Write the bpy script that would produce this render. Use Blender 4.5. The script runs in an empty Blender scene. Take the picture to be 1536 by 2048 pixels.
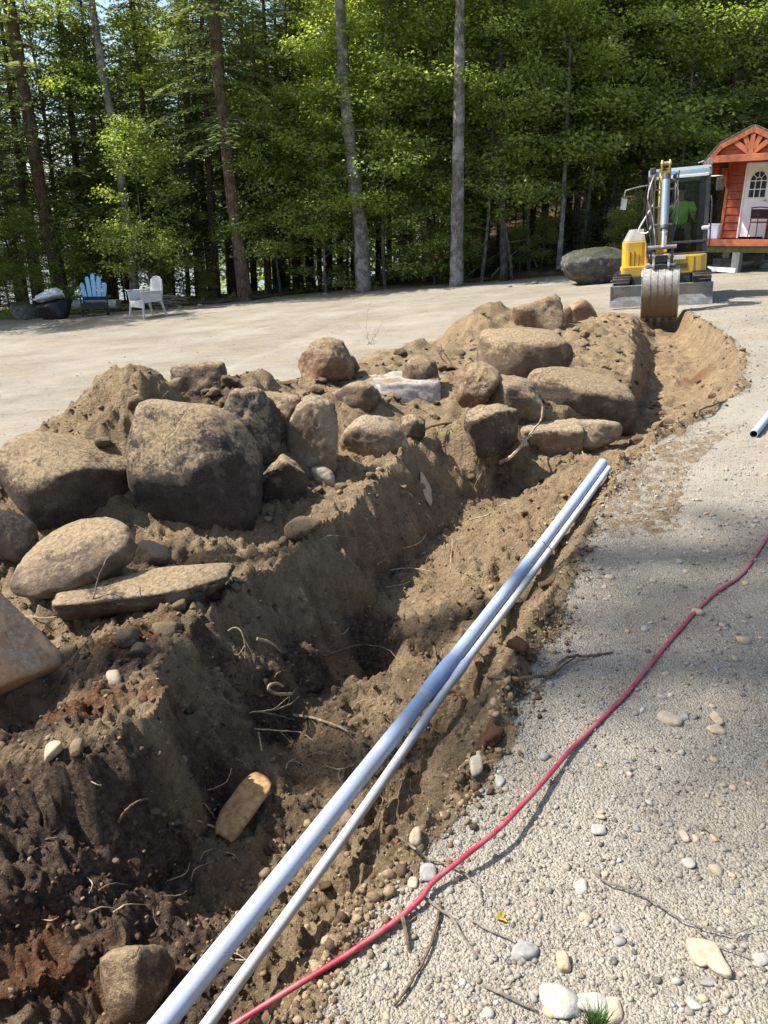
import bpy, bmesh, math, random
import numpy as np
from mathutils import Vector, Matrix, Euler

SC = bpy.context.scene
COL = SC.collection
rng = np.random.default_rng(7)
random.seed(7)
R = math.radians

# ------------------------------------------------------------------ camera
PITCH, F, CAMZ = R(19.77), 1541.0, 1.65
cd = bpy.data.cameras.new('camera')
cd.sensor_fit = 'VERTICAL'; cd.sensor_height = 24.0; cd.sensor_width = 18.0
cd.lens = 24.0 * F / 2048.0
cd.clip_start = 0.05; cd.clip_end = 3000
cam = bpy.data.objects.new('camera', cd)
cam.location = (0, 0, CAMZ); cam.rotation_euler = (math.pi / 2 - PITCH, 0, 0)
COL.objects.link(cam); SC.camera = cam

# ------------------------------------------------------------------ sky and sun
SUN_EL = R(52); SUN_AZ = math.atan2(-0.995, 0.10)          # clockwise from +Y
SDIR = Vector((math.sin(SUN_AZ) * math.cos(SUN_EL), math.cos(SUN_AZ) * math.cos(SUN_EL), math.sin(SUN_EL)))
W = bpy.data.worlds.new('World'); SC.world = W; W.use_nodes = True
nt = W.node_tree; nt.nodes.clear()
wo = nt.nodes.new('ShaderNodeOutputWorld'); bg = nt.nodes.new('ShaderNodeBackground')
sk = nt.nodes.new('ShaderNodeTexSky'); sk.sky_type = 'NISHITA'; sk.sun_disc = False
sk.sun_elevation = SUN_EL; sk.sun_rotation = SUN_AZ; sk.air_density = 1.0; sk.dust_density = 1.6
bg.inputs['Strength'].default_value = 0.125
nt.links.new(sk.outputs[0], bg.inputs[0]); nt.links.new(bg.outputs[0], wo.inputs[0])
sl = bpy.data.lights.new('sun', 'SUN'); sl.energy = 5.0; sl.angle = R(0.55); sl.color = (1.0, 0.965, 0.91)
so = bpy.data.objects.new('sun', sl); so.rotation_euler = SDIR.to_track_quat('Z', 'Y').to_euler(); so.location = SDIR * 60
COL.objects.link(so)
SC.view_settings.view_transform = 'Standard'; SC.view_settings.look = 'None'
SC.view_settings.exposure = 1.03; SC.view_settings.gamma = 1.0; SC.view_settings.use_curve_mapping = False
SC.cycles.max_bounces = 6; SC.cycles.diffuse_bounces = 3; SC.cycles.transmission_bounces = 4
SC.cycles.transparent_max_bounces = 8; SC.cycles.caustics_reflective = False; SC.cycles.caustics_refractive = False
SC.cycles.use_denoising = True

# ------------------------------------------------------------------ helpers: numbers
CP, SP = math.cos(PITCH), math.sin(PITCH)
def ray(px, py):
    u = (px - 768) / F; v = (py - 1024) / F
    return np.array([u, CP - v * SP, -SP - v * CP])
def P(px, py, t):
    return np.array([0, 0, CAMZ]) + t * ray(px, py)
def base(x, y):
    return 1.6 * np.tanh(np.asarray(x) * 0.05) + 0 * np.asarray(y)
def onbase(px, py, dz=0.0):
    d = ray(px, py); t = (CAMZ - dz) / max(1e-4, -d[2])
    for _ in range(25):
        p = P(px, py, t); t = 0.5 * t + 0.5 * (CAMZ - (base(p[0], p[1]) + dz)) / max(1e-4, -d[2])
    return P(px, py, t)
def _h(ix, iy, iz, seed):
    n = (ix.astype(np.uint32) * np.uint32(374761393) + iy.astype(np.uint32) * np.uint32(668265263)
         + iz.astype(np.uint32) * np.uint32(2147483647) + np.uint32(seed * 1013904223 & 0xffffffff))
    n = (n ^ (n >> np.uint32(13))) * np.uint32(1274126177)
    n = n ^ (n >> np.uint32(16))
    n = n * np.uint32(2246822519); n = n ^ (n >> np.uint32(15))
    return (n & np.uint32(0xffffff)).astype(np.float32) / np.float32(0xffffff)
def noise(x, y, z=None, seed=0):
    """smooth value noise in -1..1"""
    x = np.asarray(x, np.float32); y = np.asarray(y, np.float32)
    fx = np.floor(x); fy = np.floor(y); ix = fx.astype(np.int64); iy = fy.astype(np.int64)
    tx = x - fx; ty = y - fy; tx = tx * tx * (3 - 2 * tx); ty = ty * ty * (3 - 2 * ty)
    def plane(iz):
        a = _h(ix, iy, iz, seed); b = _h(ix + 1, iy, iz, seed); c = _h(ix, iy + 1, iz, seed); d = _h(ix + 1, iy + 1, iz, seed)
        return (a * (1 - tx) + b * tx) * (1 - ty) + (c * (1 - tx) + d * tx) * ty
    if z is None:
        return plane(np.zeros_like(ix)) * 2 - 1
    z = np.asarray(z, np.float32); fz = np.floor(z); iz = fz.astype(np.int64); tz = z - fz; tz = tz * tz * (3 - 2 * tz)
    return (plane(iz) * (1 - tz) + plane(iz + 1) * tz) * 2 - 1
def fbm(x, y, z=None, oct=4, seed=0, gain=0.5):
    s = 0; a = 1.0; n = 0
    for i in range(oct):
        k = 2.03 ** i
        s = s + a * noise(x * k + 17.3 * i, y * k - 9.1 * i, None if z is None else z * k + 3.7 * i, seed + i); n += a; a *= gain
    return s / n
def sstep(a, b, x):
    t = np.clip((x - a) / (b - a), 0, 1); return t * t * (3 - 2 * t)

# ------------------------------------------------------------------ helpers: objects
def tag(o, label=None, cat=None, group=None, kind=None):
    if label: o['label'] = label
    if cat: o['category'] = cat
    if group: o['group'] = group
    if kind: o['kind'] = kind
    return o
def empty(name, loc=(0, 0, 0), rot=(0, 0, 0)):
    o = bpy.data.objects.new(name, None); o.location = loc; o.rotation_euler = rot; o.empty_display_size = 0.2
    COL.objects.link(o); return o
def link(name, me, mat=None, parent=None):
    o = bpy.data.objects.new(name, me)
    if mat is not None and not me.materials: me.materials.append(mat)
    COL.objects.link(o)
    if parent is not None: o.parent = parent
    return o
def mesh_from(name, V, Fc, smooth=True):
    V = np.asarray(V, np.float32); me = bpy.data.meshes.new(name)
    if isinstance(Fc, np.ndarray):
        n, k = Fc.shape
        me.vertices.add(len(V)); me.vertices.foreach_set('co', V.ravel())
        me.loops.add(n * k); me.loops.foreach_set('vertex_index', Fc.astype(np.int32).ravel())
        me.polygons.add(n); me.polygons.foreach_set('loop_start', np.arange(0, n * k, k, dtype=np.int32))
        me.polygons.foreach_set('loop_total', np.full(n, k, np.int32))
        me.update(calc_edges=True)
    else:
        me.from_pydata([tuple(v) for v in V], [], Fc); me.update()
    if smooth: me.polygons.foreach_set('use_smooth', np.ones(len(me.polygons), bool))
    return me
def copy_tree(o, parent=None):
    c = o.copy(); COL.objects.link(c)
    if parent is not None: c.parent = parent
    for ch in list(o.children): copy_tree(ch, c)
    return c

class MB:
    """collects boxes, tubes and extrusions, then links them as one mesh object"""
    def __init__(s): s.V = []; s.F = []
    def add(s, V, Fc):
        n = len(s.V); s.V += [tuple(v) for v in V]; s.F += [tuple(i + n for i in f) for f in Fc]; return s
    def box(s, c, d, rot=None, taper=1.0):
        hx, hy, hz = d[0] / 2, d[1] / 2, d[2] / 2
        pts = [(-hx, -hy, -hz), (hx, -hy, -hz), (hx, hy, -hz), (-hx, hy, -hz),
               (-hx * taper, -hy * taper, hz), (hx * taper, -hy * taper, hz), (hx * taper, hy * taper, hz), (-hx * taper, hy * taper, hz)]
        M = Euler(rot).to_matrix() if rot else None
        pts = [(M @ Vector(p) if M else Vector(p)) + Vector(c) for p in pts]
        return s.add(pts, [(3, 2, 1, 0), (4, 5, 6, 7), (0, 1, 5, 4), (1, 2, 6, 5), (2, 3, 7, 6), (3, 0, 4, 7)])
    def tube(s, pts, rad, n=8, caps=True):
        pts = [Vector(p) for p in pts]; m = len(pts)
        rad = rad if hasattr(rad, '__len__') else [rad] * m
        V = []; up = Vector((0, 0, 1)); prev = None
        for i, p in enumerate(pts):
            d = (pts[min(i + 1, m - 1)] - pts[max(i - 1, 0)]).normalized()
            if prev is None:
                a = d.cross(up if abs(d.z) < 0.95 else Vector((1, 0, 0))).normalized()
            else:
                a = (prev - d * prev.dot(d)).normalized()
            prev = a; b = d.cross(a)
            for k in range(n):
                t = 2 * math.pi * k / n
                V.append(p + (a * math.cos(t) + b * math.sin(t)) * rad[i])
        Fc = [(i * n + k, i * n + (k + 1) % n, (i + 1) * n + (k + 1) % n, (i + 1) * n + k) for i in range(m - 1) for k in range(n)]
        if caps: Fc += [tuple(range(n - 1, -1, -1)), tuple((m - 1) * n + k for k in range(n))]
        return s.add(V, Fc)
    def prism(s, prof, a, b, axis='x'):
        """profile of (u,v) extruded along an axis from a to b"""
        def pt(u, v, w): return (w, u, v) if axis == 'x' else ((u, w, v) if axis == 'y' else (u, v, w))
        n = len(prof); V = [pt(u, v, a) for u, v in prof] + [pt(u, v, b) for u, v in prof]
        Fc = [(i, (i + 1) % n, n + (i + 1) % n, n + i) for i in range(n)] + [tuple(range(n - 1, -1, -1)), tuple(range(n, 2 * n))]
        return s.add(V, Fc)
    def build(s, name, mat, parent=None, bevel=0.0, smooth=None):
        me = bpy.data.meshes.new(name); me.from_pydata(s.V, [], s.F); me.update()
        bm = bmesh.new(); bm.from_mesh(me); bmesh.ops.recalc_face_normals(bm, faces=bm.faces)
        if bevel:
            es = [e for e in bm.edges if len(e.link_faces) == 2 and e.calc_face_angle(0) > 0.5]
            try: bmesh.ops.bevel(bm, geom=es, offset=bevel, segments=2, profile=0.6, affect='EDGES', clamp_overlap=True)
            except Exception: pass
        bm.to_mesh(me); bm.free()
        if smooth or (smooth is None and bevel == 0 and len(s.F) > 30):
            me.polygons.foreach_set('use_smooth', np.ones(len(me.polygons), bool))
            try: me.set_sharp_from_angle(angle=R(40))
            except Exception: pass
        return link(name, me, mat, parent)

# ------------------------------------------------------------------ helpers: materials
class NT:
    def __init__(s, name):
        s.m = bpy.data.materials.new(name); s.m.use_nodes = True; s.t = s.m.node_tree; s.t.nodes.clear()
        s.out = s.t.nodes.new('ShaderNodeOutputMaterial')
    def n(s, typ, ins=None, **kw):
        nd = s.t.nodes.new(typ)
        for k, v in kw.items(): setattr(nd, k, v)
        for k, v in (ins or {}).items():
            i = nd.inputs[k]
            if isinstance(v, bpy.types.NodeSocket): s.t.links.new(v, i)
            elif hasattr(v, '__len__') and len(v) == 3 and i.type == 'RGBA': i.default_value = (*v, 1)
            else: i.default_value = v
        return nd
    def pos(s): return s.n('ShaderNodeTexCoord').outputs['Object']
    def noise(s, scale, detail=4, rough=0.6, vec=None, out='Fac'):
        f = s.n('ShaderNodeTexNoise', {'Scale': scale, 'Detail': detail, 'Roughness': rough, **({'Vector': vec} if vec else {})}).outputs[out]
        return s.n('ShaderNodeMath', {0: f, 1: 1.75, 2: -0.375}, operation='MULTIPLY_ADD', use_clamp=True).outputs[0]
    def ramp(s, fac, stops):
        r = s.n('ShaderNodeValToRGB', {'Fac': fac}); e = r.color_ramp.elements
        while len(e) < len(stops): e.new(0.5)
        for i, (p, c) in enumerate(stops):
            e[i].position = p; e[i].color = (*c, 1) if hasattr(c, '__len__') else (c, c, c, 1)
        return r.outputs[0]
    def mix(s, fac, a, b, mode='MIX'):
        return s.n('ShaderNodeMix', {0: fac, 6: a, 7: b}, data_type='RGBA', blend_type=mode).outputs[2]
    def math(s, op, a, b=0.0, clamp=False):
        return s.n('ShaderNodeMath', {0: a, 1: b}, operation=op, use_clamp=clamp).outputs[0]
    def attr(s, name, out='Fac'):
        return s.n('ShaderNodeAttribute', attribute_name=name).outputs[out]
    def bump(s, h, strength=0.5, dist=0.01, normal=None):
        d = {'Height': h, 'Strength': strength, 'Distance': dist}
        if normal is not None: d['Normal'] = normal
        return s.n('ShaderNodeBump', d).outputs[0]
    def bsdf(s, col, rough=0.8, metal=0.0, normal=None, spec=0.3, **extra):
        ins = {'Base Color': col, 'Roughness': rough, 'Metallic': metal, 'Specular IOR Level': spec}
        if normal is not None: ins['Normal'] = normal
        ins.update(extra)
        b = s.n('ShaderNodeBsdfPrincipled', ins).outputs[0]
        s.t.links.new(b, s.out.inputs[0]); return s.m

def simple(name, col, rough=0.6, metal=0.0, var=0.12, scale=9.0, spec=0.4, bump=0.15, dirt=None, dirt_amt=0.5):
    k = NT(name); p = k.pos(); f = k.noise(scale, 5, 0.65, p)
    dark = tuple(c * (1 - var * 2) for c in col); lite = tuple(min(1, c * (1 + var)) for c in col)
    c = k.ramp(f, [(0.3, dark), (0.7, lite)])
    if dirt:
        f2 = k.noise(scale * 0.6, 6, 0.75, p); m = k.ramp(f2, [(0.42, 0), (0.62, dirt_amt)]); c = k.mix(m, c, dirt)
    nr = k.bump(k.noise(scale * 6, 4, 0.6, p), bump, 0.01) if bump else None
    return k.bsdf(c, k.ramp(f, [(0.2, rough * 0.85), (0.8, min(1, rough * 1.15))]), metal, nr, spec)

# ground: attribute 'zone' (R soil, G humus, B red subsoil)
def ground_mat():
    k = NT('earth_and_gravel'); p = k.n('ShaderNodeNewGeometry').outputs['Position']
    z = k.n('ShaderNodeAttribute', attribute_name='zone').outputs['Color']
    sep = k.n('ShaderNodeSeparateColor', {0: z}); soil, hum, red = sep.outputs[0], sep.outputs[1], sep.outputs[2]
    # gravel
    v1 = k.n('ShaderNodeTexVoronoi', {'Vector': p, 'Scale': 120.0, 'Randomness': 1.0}); v2 = k.n('ShaderNodeTexVoronoi', {'Vector': p, 'Scale': 210.0})
    sc = k.n('ShaderNodeSeparateColor', {0: v1.outputs['Color']})
    g1 = k.ramp(sc.outputs[0], [(0.0, (0.075, 0.068, 0.06)), (0.25, (0.25, 0.225, 0.18)), (0.5, (0.35, 0.318, 0.26)), (0.75, (0.27, 0.25, 0.22)), (1.0, (0.48, 0.45, 0.39))])
    sc2 = k.n('ShaderNodeSeparateColor', {0: v2.outputs['Color']})
    g2 = k.ramp(sc2.outputs[1], [(0.0, (0.15, 0.125, 0.095)), (0.5, (0.32, 0.28, 0.21)), (1.0, (0.45, 0.41, 0.34))])
    g = k.mix(0.5, g1, g2)
    big = k.noise(1.3, 5, 0.62, p)
    g = k.mix(k.ramp(big, [(0.5, 0), (0.8, 0.6)]), g, (0.36, 0.28, 0.175))
    field = k.noise(0.5, 6, 0.7, p)
    g = k.mix(k.ramp(field, [(0.3, 0), (0.7, 0.6)]), g, (0.47, 0.445, 0.385))
    wet = k.noise(1.0, 5, 0.6, k.n('ShaderNodeMapping', {'Vector': p, 'Scale': (.35, 1.2, 1)}).outputs[0])
    g = k.mix(k.ramp(wet, [(0.62, 0), (0.9, 0.35)]), g, (0.22, 0.19, 0.145))
    fl = k.noise(26, 7, 0.75, p); g = k.mix(k.ramp(fl, [(0.12, 0.75), (0.42, 0.0)]), g, (0.13, 0.115, 0.09))
    sk_ = k.noise(2.2, 7, 0.72, k.n('ShaderNodeMapping', {'Vector': p, 'Rotation': (0, 0, 0.3), 'Scale': (.45, 2.6, 1)}).outputs[0])
    g = k.mix(k.ramp(sk_, [(0.1, 0.55), (0.38, 0.0)]), g, (0.17, 0.145, 0.11))
    g = k.mix(k.ramp(sk_, [(0.62, 0.0), (0.85, 0.5)]), g, (0.5, 0.475, 0.42))
    g = k.mix(1.0, g, (0.79, 0.765, 0.72), 'MULTIPLY')
    # soils
    n1 = k.noise(6, 8, 0.7, p); n2 = k.noise(38, 6, 0.75, p); n3 = k.noise(140, 4, 0.7, p)
    tan = k.ramp(n1, [(0.1, (0.15, 0.106, 0.06)), (0.5, (0.29, 0.205, 0.115)), (0.85, (0.42, 0.315, 0.185))])
    tan = k.mix(k.ramp(n2, [(0.4, 0.0), (0.7, 0.55)]), tan, (0.18, 0.12, 0.068))
    tan = k.mix(k.ramp(n3, [(0.55, 0.0), (0.75, 0.5)]), tan, (0.45, 0.36, 0.24))
    humus = k.ramp(n2, [(0.15, (0.035, 0.024, 0.017)), (0.5, (0.09, 0.061, 0.042)), (0.85, (0.2, 0.142, 0.095))])
    redc = k.ramp(n2, [(0.3, (0.1, 0.042, 0.02)), (0.7, (0.24, 0.115, 0.055))])
    hm = k.math('ADD', hum, k.math('MULTIPLY', k.math('SUBTRACT', n1, 0.5), 0.9), True)
    s = k.mix(k.ramp(hm, [(0.35, 0), (0.65, 1)]), tan, humus)
    s = k.mix(k.ramp(k.math('ADD', red, k.math('MULTIPLY', k.math('SUBTRACT', n1, 0.5), 0.6)), [(0.4, 0), (0.7, 0.85)]), s, redc)
    sm = k.math('ADD', soil, k.math('MULTIPLY', k.math('SUBTRACT', k.noise(14, 6, 0.7, p), 0.5), 0.8))
    smr = k.ramp(sm, [(0.42, 0), (0.6, 1)])
    col = k.mix(smr, g, s)
    hg = k.math('ADD', k.math('MULTIPLY', v1.outputs['Distance'], -1.0), k.math('MULTIPLY', v2.outputs['Distance'], -0.5))
    vs = k.n('ShaderNodeTexVoronoi', {'Vector': p, 'Scale': 55.0}).outputs['Distance']
    hs = k.math('ADD', k.math('ADD', k.math('MULTIPLY', n2, 1.6), k.math('MULTIPLY', n3, 0.8)), k.math('MULTIPLY', vs, -0.9))
    hh = k.n('ShaderNodeMix', {0: smr, 2: hg, 3: hs}, data_type='FLOAT').outputs[0]
    nr = k.bump(hh, k.n('ShaderNodeMix', {0: smr, 2: .7, 3: .95}, data_type='FLOAT').outputs[0], 0.014)
    return k.bsdf(col, 0.95, 0, nr, 0.12)

def stone_mat(name, dark, mid, lite, soil=(0.31, 0.225, 0.13), soil_lo=0.1, soil_hi=0.7, scale=5.0, patch=0.5, pale=0.35):
    k = NT(name); p = k.pos(); oi = k.n('ShaderNodeObjectInfo').outputs['Random']
    off = k.n('ShaderNodeVectorMath', {0: p, 1: k.n('ShaderNodeCombineXYZ', {0: k.math('MULTIPLY', oi, 37.0), 1: k.math('MULTIPLY', oi, 91.0), 2: 0.0}).outputs[0]}, operation='ADD').outputs[0]
    n1 = k.noise(scale, 8, 0.7, off); n2 = k.noise(scale * 9, 6, 0.75, off); n3 = k.noise(scale * 40, 3, 0.7, off); nb = k.noise(scale * 0.45, 4, 0.6, off)
    c = k.ramp(n1, [(0.2, dark), (0.5, mid), (0.8, lite)])
    c = k.mix(k.ramp(n2, [(0.15, 0.6), (0.45, 0.0)]), c, tuple(x * 0.5 for x in dark))
    c = k.mix(k.ramp(k.noise(scale * 1.7, 3, 0.5, off), [(0.66, 0), (0.8, 0.55)]), c, tuple(min(1, x * 1.5) for x in lite))
    c = k.mix(k.ramp(n3, [(0.6, 0), (0.78, pale)]), c, (0.42, 0.38, 0.33))
    nz = k.n('ShaderNodeSeparateXYZ', {0: k.n('ShaderNodeNewGeometry').outputs['Normal']}).outputs[2]
    m = k.math('ADD', nz, k.math('ADD', k.math('MULTIPLY', k.math('SUBTRACT', n1, 0.5), 1.5), k.math('MULTIPLY', k.math('SUBTRACT', nb, 0.5), 2.2 * patch)))
    m = k.math('ADD', m, k.math('MULTIPLY', k.math('SUBTRACT', n2, 0.5), 0.9))
    mr = k.ramp(m, [(soil_lo, 0), (soil_hi, 1)])  # soil on upward faces; on the boulders it also paints lit tops, shaded sides
    c = k.mix(1.0, c, k.ramp(oi, [(0.0, (0.6, 0.61, 0.63)), (0.35, (1.22, 1.0, 0.8)), (0.65, (0.82, 0.78, 0.74)), (1.0, (1.15, 1.13, 1.12))]), 'MULTIPLY')
    wv = k.n('ShaderNodeVectorMath', {0: off, 1: k.n('ShaderNodeVectorMath', {0: k.n('ShaderNodeTexNoise', {'Vector': off, 'Scale': scale * .8, 'Detail': 3.0}).outputs['Color'], 1: (.35, .35, .35)}, operation='MULTIPLY').outputs[0]}, operation='ADD').outputs[0]
    cr = k.ramp(k.n('ShaderNodeTexVoronoi', {'Vector': wv, 'Scale': scale * .5}, feature='DISTANCE_TO_EDGE').outputs['Distance'], [(0.0, 1), (0.014, 0)])
    cr = k.math('MULTIPLY', cr, k.ramp(nb, [(0.58, 0), (0.72, 1)]))
    c = k.mix(k.math('MULTIPLY', cr, .55), c, tuple(x * .35 for x in dark))
    sc = k.ramp(n2, [(0.3, tuple(x * 0.62 for x in soil)), (0.7, tuple(min(1, x * 1.3) for x in soil))])
    c = k.mix(mr, c, sc)
    h = k.math('ADD', k.math('MULTIPLY', n2, 0.7), k.math('ADD', k.math('MULTIPLY', n3, 0.35), k.math('MULTIPLY', n1, 0.8)))
    h = k.math('SUBTRACT', h, k.math('MULTIPLY', cr, .7))
    return k.bsdf(c, 0.88, 0, k.bump(h, 0.8, 0.022), 0.25)

MAT = {}
MAT['ground'] = ground_mat()
MAT['stone_dark'] = stone_mat('dark_soiled_shaded_boulder', (0.04, 0.033, 0.027), (0.095, 0.075, 0.056), (0.18, 0.145, 0.11), soil_lo=0.32, soil_hi=0.8)  # soil kept to the tops, so the bare sides also carry painted shade
MAT['stone_brown'] = stone_mat('brown_soiled_shaded_boulder', (0.085, 0.06, 0.042), (0.17, 0.122, 0.083), (0.26, 0.195, 0.135), soil_lo=0.28, soil_hi=0.8)  # real soil on top; thin cover on the sides paints them as shaded
MAT['stone_tan'] = stone_mat('tan_boulder', (0.15, 0.112, 0.075), (0.26, 0.2, 0.135), (0.4, 0.325, 0.235), soil=(0.36, 0.275, 0.17), soil_lo=0.15, soil_hi=0.9)
MAT['stone_red'] = stone_mat('reddish_boulder', (0.11, 0.068, 0.046), (0.2, 0.13, 0.09), (0.31, 0.23, 0.17), soil_lo=0.1, soil_hi=0.7)
MAT['stone_pale'] = stone_mat('pale_slab', (0.3, 0.27, 0.235), (0.5, 0.465, 0.42), (0.68, 0.64, 0.58), soil_lo=0.95, soil_hi=1.5, pale=0.2)
MAT['stone_pink'] = stone_mat('pinkish_stone', (0.3, 0.2, 0.125), (0.45, 0.325, 0.215), (0.58, 0.45, 0.32), soil=(0.5, 0.37, 0.24), soil_lo=0.7, soil_hi=1.3)
MAT['stone_ledge'] = stone_mat('mossy_ledge', (0.035, 0.035, 0.032), (0.085, 0.085, 0.078), (0.2, 0.2, 0.19), soil=(0.05, 0.055, 0.025), soil_lo=0.6, soil_hi=1.2)

def pebble_mat():
    k = NT('pebbles'); t = k.attr('tint'); p = k.pos()
    c = k.ramp(t, [(0.0, (0.07, 0.063, 0.056)), (0.18, (0.17, 0.148, 0.12)), (0.36, (0.26, 0.22, 0.16)), (0.55, (0.2, 0.185, 0.162)), (0.74, (0.31, 0.28, 0.23)), (0.9, (0.24, 0.175, 0.13)), (1.0, (0.43, 0.4, 0.345))])
    c = k.mix(k.ramp(k.noise(70, 4, 0.7, p), [(0.4, 0.0), (0.7, 0.4)]), c, (0.3, 0.25, 0.18))
    return k.bsdf(c, 0.8, 0, k.bump(k.noise(160, 3, 0.6, p), 0.3, 0.004), 0.3)
MAT['pebble'] = pebble_mat()
def clod_mat():
    k = NT('soil_clods'); t = k.attr('tint'); p = k.pos()
    c = k.ramp(t, [(0.0, (0.03, 0.02, 0.014)), (0.3, (0.1, 0.066, 0.04)), (0.6, (0.24, 0.17, 0.1)), (0.85, (0.35, 0.26, 0.155)), (1.0, (0.42, 0.32, 0.2))])
    c = k.mix(k.ramp(k.noise(90, 4, 0.7, p), [(0.4, 0.0), (0.7, 0.5)]), c, (0.12, 0.08, 0.045))
    return k.bsdf(c, 0.95, 0, k.bump(k.noise(150, 3, 0.7, p), 0.6, 0.006), 0.1)
MAT['clod'] = clod_mat()
def one_stone_mat(name, a, b, spk=(0.2, 0.17, 0.13)):
    k = NT(name); p = k.pos(); n = k.noise(40, 6, 0.7, p)
    c = k.ramp(n, [(0.3, a), (0.7, b)]); c = k.mix(k.ramp(k.noise(160, 4, 0.7, p), [(0.52, 0), (0.72, 0.5)]), c, spk)
    return k.bsdf(c, 0.75, 0, k.bump(k.noise(120, 4, 0.65, p), 0.35, 0.004), 0.3)
MAT['p_cream'] = one_stone_mat('cream_stone', (0.31, 0.255, 0.175), (0.41, 0.345, 0.245))
MAT['p_grey'] = one_stone_mat('grey_stone', (0.19, 0.178, 0.165), (0.31, 0.295, 0.275))
MAT['p_tan'] = one_stone_mat('tan_stone', (0.34, 0.25, 0.15), (0.47, 0.37, 0.24))
MAT['p_pink'] = one_stone_mat('pink_stone', (0.42, 0.29, 0.2), (0.56, 0.42, 0.3))
MAT['p_white'] = one_stone_mat('white_stone', (0.28, 0.26, 0.22), (0.39, 0.365, 0.315))
MAT['p_brown'] = one_stone_mat('brown_stone', (0.13, 0.088, 0.052), (0.22, 0.155, 0.092), (0.07, 0.05, 0.03))
MAT['p_rust'] = one_stone_mat('rust_stone', (0.28, 0.13, 0.045), (0.46, 0.29, 0.13), (0.1, 0.06, 0.03))
MAT['root'] = simple('pale_root', (0.4, 0.31, 0.2), 0.8, 0, 0.2, 30, 0.2, 0.4)
MAT['root_dark'] = simple('dark_root', (0.14, 0.095, 0.06), 0.85, 0, 0.25, 30, 0.2, 0.4)
MAT['twig'] = simple('grey_twig', (0.2, 0.165, 0.13), 0.85, 0, 0.2, 30, 0.2, 0.4)
MAT['pvc'] = simple('grey_pvc', (0.33, 0.4, 0.51), 0.85, 0, 0.04, 5, 0.2, 0.0, (0.45, 0.4, 0.33), 0.25)
MAT['pvc_coupling'] = simple('pvc_coupling', (0.25, 0.34, 0.49), 0.85, 0, 0.06, 8, 0.2, 0.0)
MAT['pvc_white'] = simple('white_pvc', (0.42, 0.45, 0.47), 0.85, 0, 0.05, 5, 0.2, 0.0, (0.45, 0.4, 0.33), 0.3)
MAT['print'] = simple('dark_print', (0.06, 0.07, 0.09), 0.6, 0, 0.05, 5, 0.3, 0.0)
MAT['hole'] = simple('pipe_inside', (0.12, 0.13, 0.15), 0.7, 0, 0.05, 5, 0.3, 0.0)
MAT['hose'] = simple('red_rubber_hose', (0.33, 0.022, 0.045), 0.42, 0, 0.08, 12, 0.6, 0.05, (0.34, 0.2, 0.17), 0.3)

# ================================================================== TERRAIN
# outlines of the dig: each a list of (px, py, height above the yard) read on the ground, kept as functions of distance
def line(pts):
    Q = [(*onbase(a, b, c)[:2], c) for a, b, c in pts]
    return np.array(sorted(Q, key=lambda q: q[1]))
def plain(pts): return np.array(sorted(pts, key=lambda q: q[1]))
lipR = line([(620, 1960, 0), (690, 1850, 0), (790, 1720, 0), (865, 1630, 0), (935, 1550, 0.02), (1000, 1470, 0.03), (1015, 1350, 0.03), (1060, 1260, 0.03),
             (1125, 1180, 0.03), (1148, 1080, 0.02), (1205, 960, 0.0), (1290, 895, 0.0), (1410, 825, 0.02), (1478, 775, 0.03), (1475, 705, 0.03), (1420, 650, 0.03), (1385, 628, 0.03)])
lipR = np.vstack([[-0.35, 0.9, 0], [-0.25, 1.2, 0], lipR])
botR = line([(480, 1990, -.5), (570, 1830, -.5), (680, 1640, -.47), (755, 1510, -.45), (850, 1395, -.42), (900, 1290, -.4), (985, 1180, -.33), (1075, 1075, -.2),
             (1140, 1000, -.13), (1185, 960, -.08), (1255, 890, -.2), (1360, 820, -.34), (1385, 760, -.38), (1370, 700, -.36), (1350, 650, -.3)])
botR = np.vstack([[-0.6, 0.9, -.6], botR])
botL = line([(258, 1940, -.45), (310, 1790, -.37), (400, 1660, -.38), (510, 1560, -.43), (590, 1430, -.47), (690, 1310, -.47), (775, 1190, -.44), (855, 1090, -.4), (945, 1010, -.36),
             (1030, 965, -.28), (1120, 930, -.18), (1262, 840, -.34), (1300, 760, -.4), (1315, 700, -.38), (1310, 650, -.3)])
botL = np.vstack([[-0.95, 0.9, -.55], [-.86, 1.4, -.5], botL])
crest = line([(0, 1575, .03), (170, 1525, .06), (300, 1430, .1), (370, 1290, .1), (450, 1190, .08), (590, 1095, .1), (715, 1000, .12), (810, 905, .14), (860, 870, .14)])
crest = np.vstack([[-1.5, 0.9, -.42], [-1.4, 1.25, -.4], [-1.3, 1.5, -.3], [-1.27, 1.75, -.14], crest, plain([(0.95, 6.15, .08), (1.75, 6.6, .08), (2.25, 7.1, .1), (2.6, 8.0, .13), (3.2, 10.0, .14), (3.95, 12.6, .1), (4.4, 14.2, .0)])])
shelf = line([(-150, 1400, .0), (130, 1255, .0), (300, 1235, .02), (470, 1140, .03), (560, 1060, .03), (700, 965, .06)])
shelf = np.vstack([[-2.6, 0.9, -.35], [-2.4, 1.3, -.3], [-2.2, 1.75, -.1], shelf, plain([(-0.05, 6.0, .2), (.5, 6.6, .24), (1.3, 7.2, .22), (1.9, 8.0, .22), (2.4, 10.0, .26), (3.4, 12.6, .16), (4.0, 14.2, .02)])])
ridge = [(-5.2, 0.9, 0), (-4.6, 2.5, 0.0), (-3.7, 3.6, .08), (-3.1, 4.3, .2)]
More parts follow.
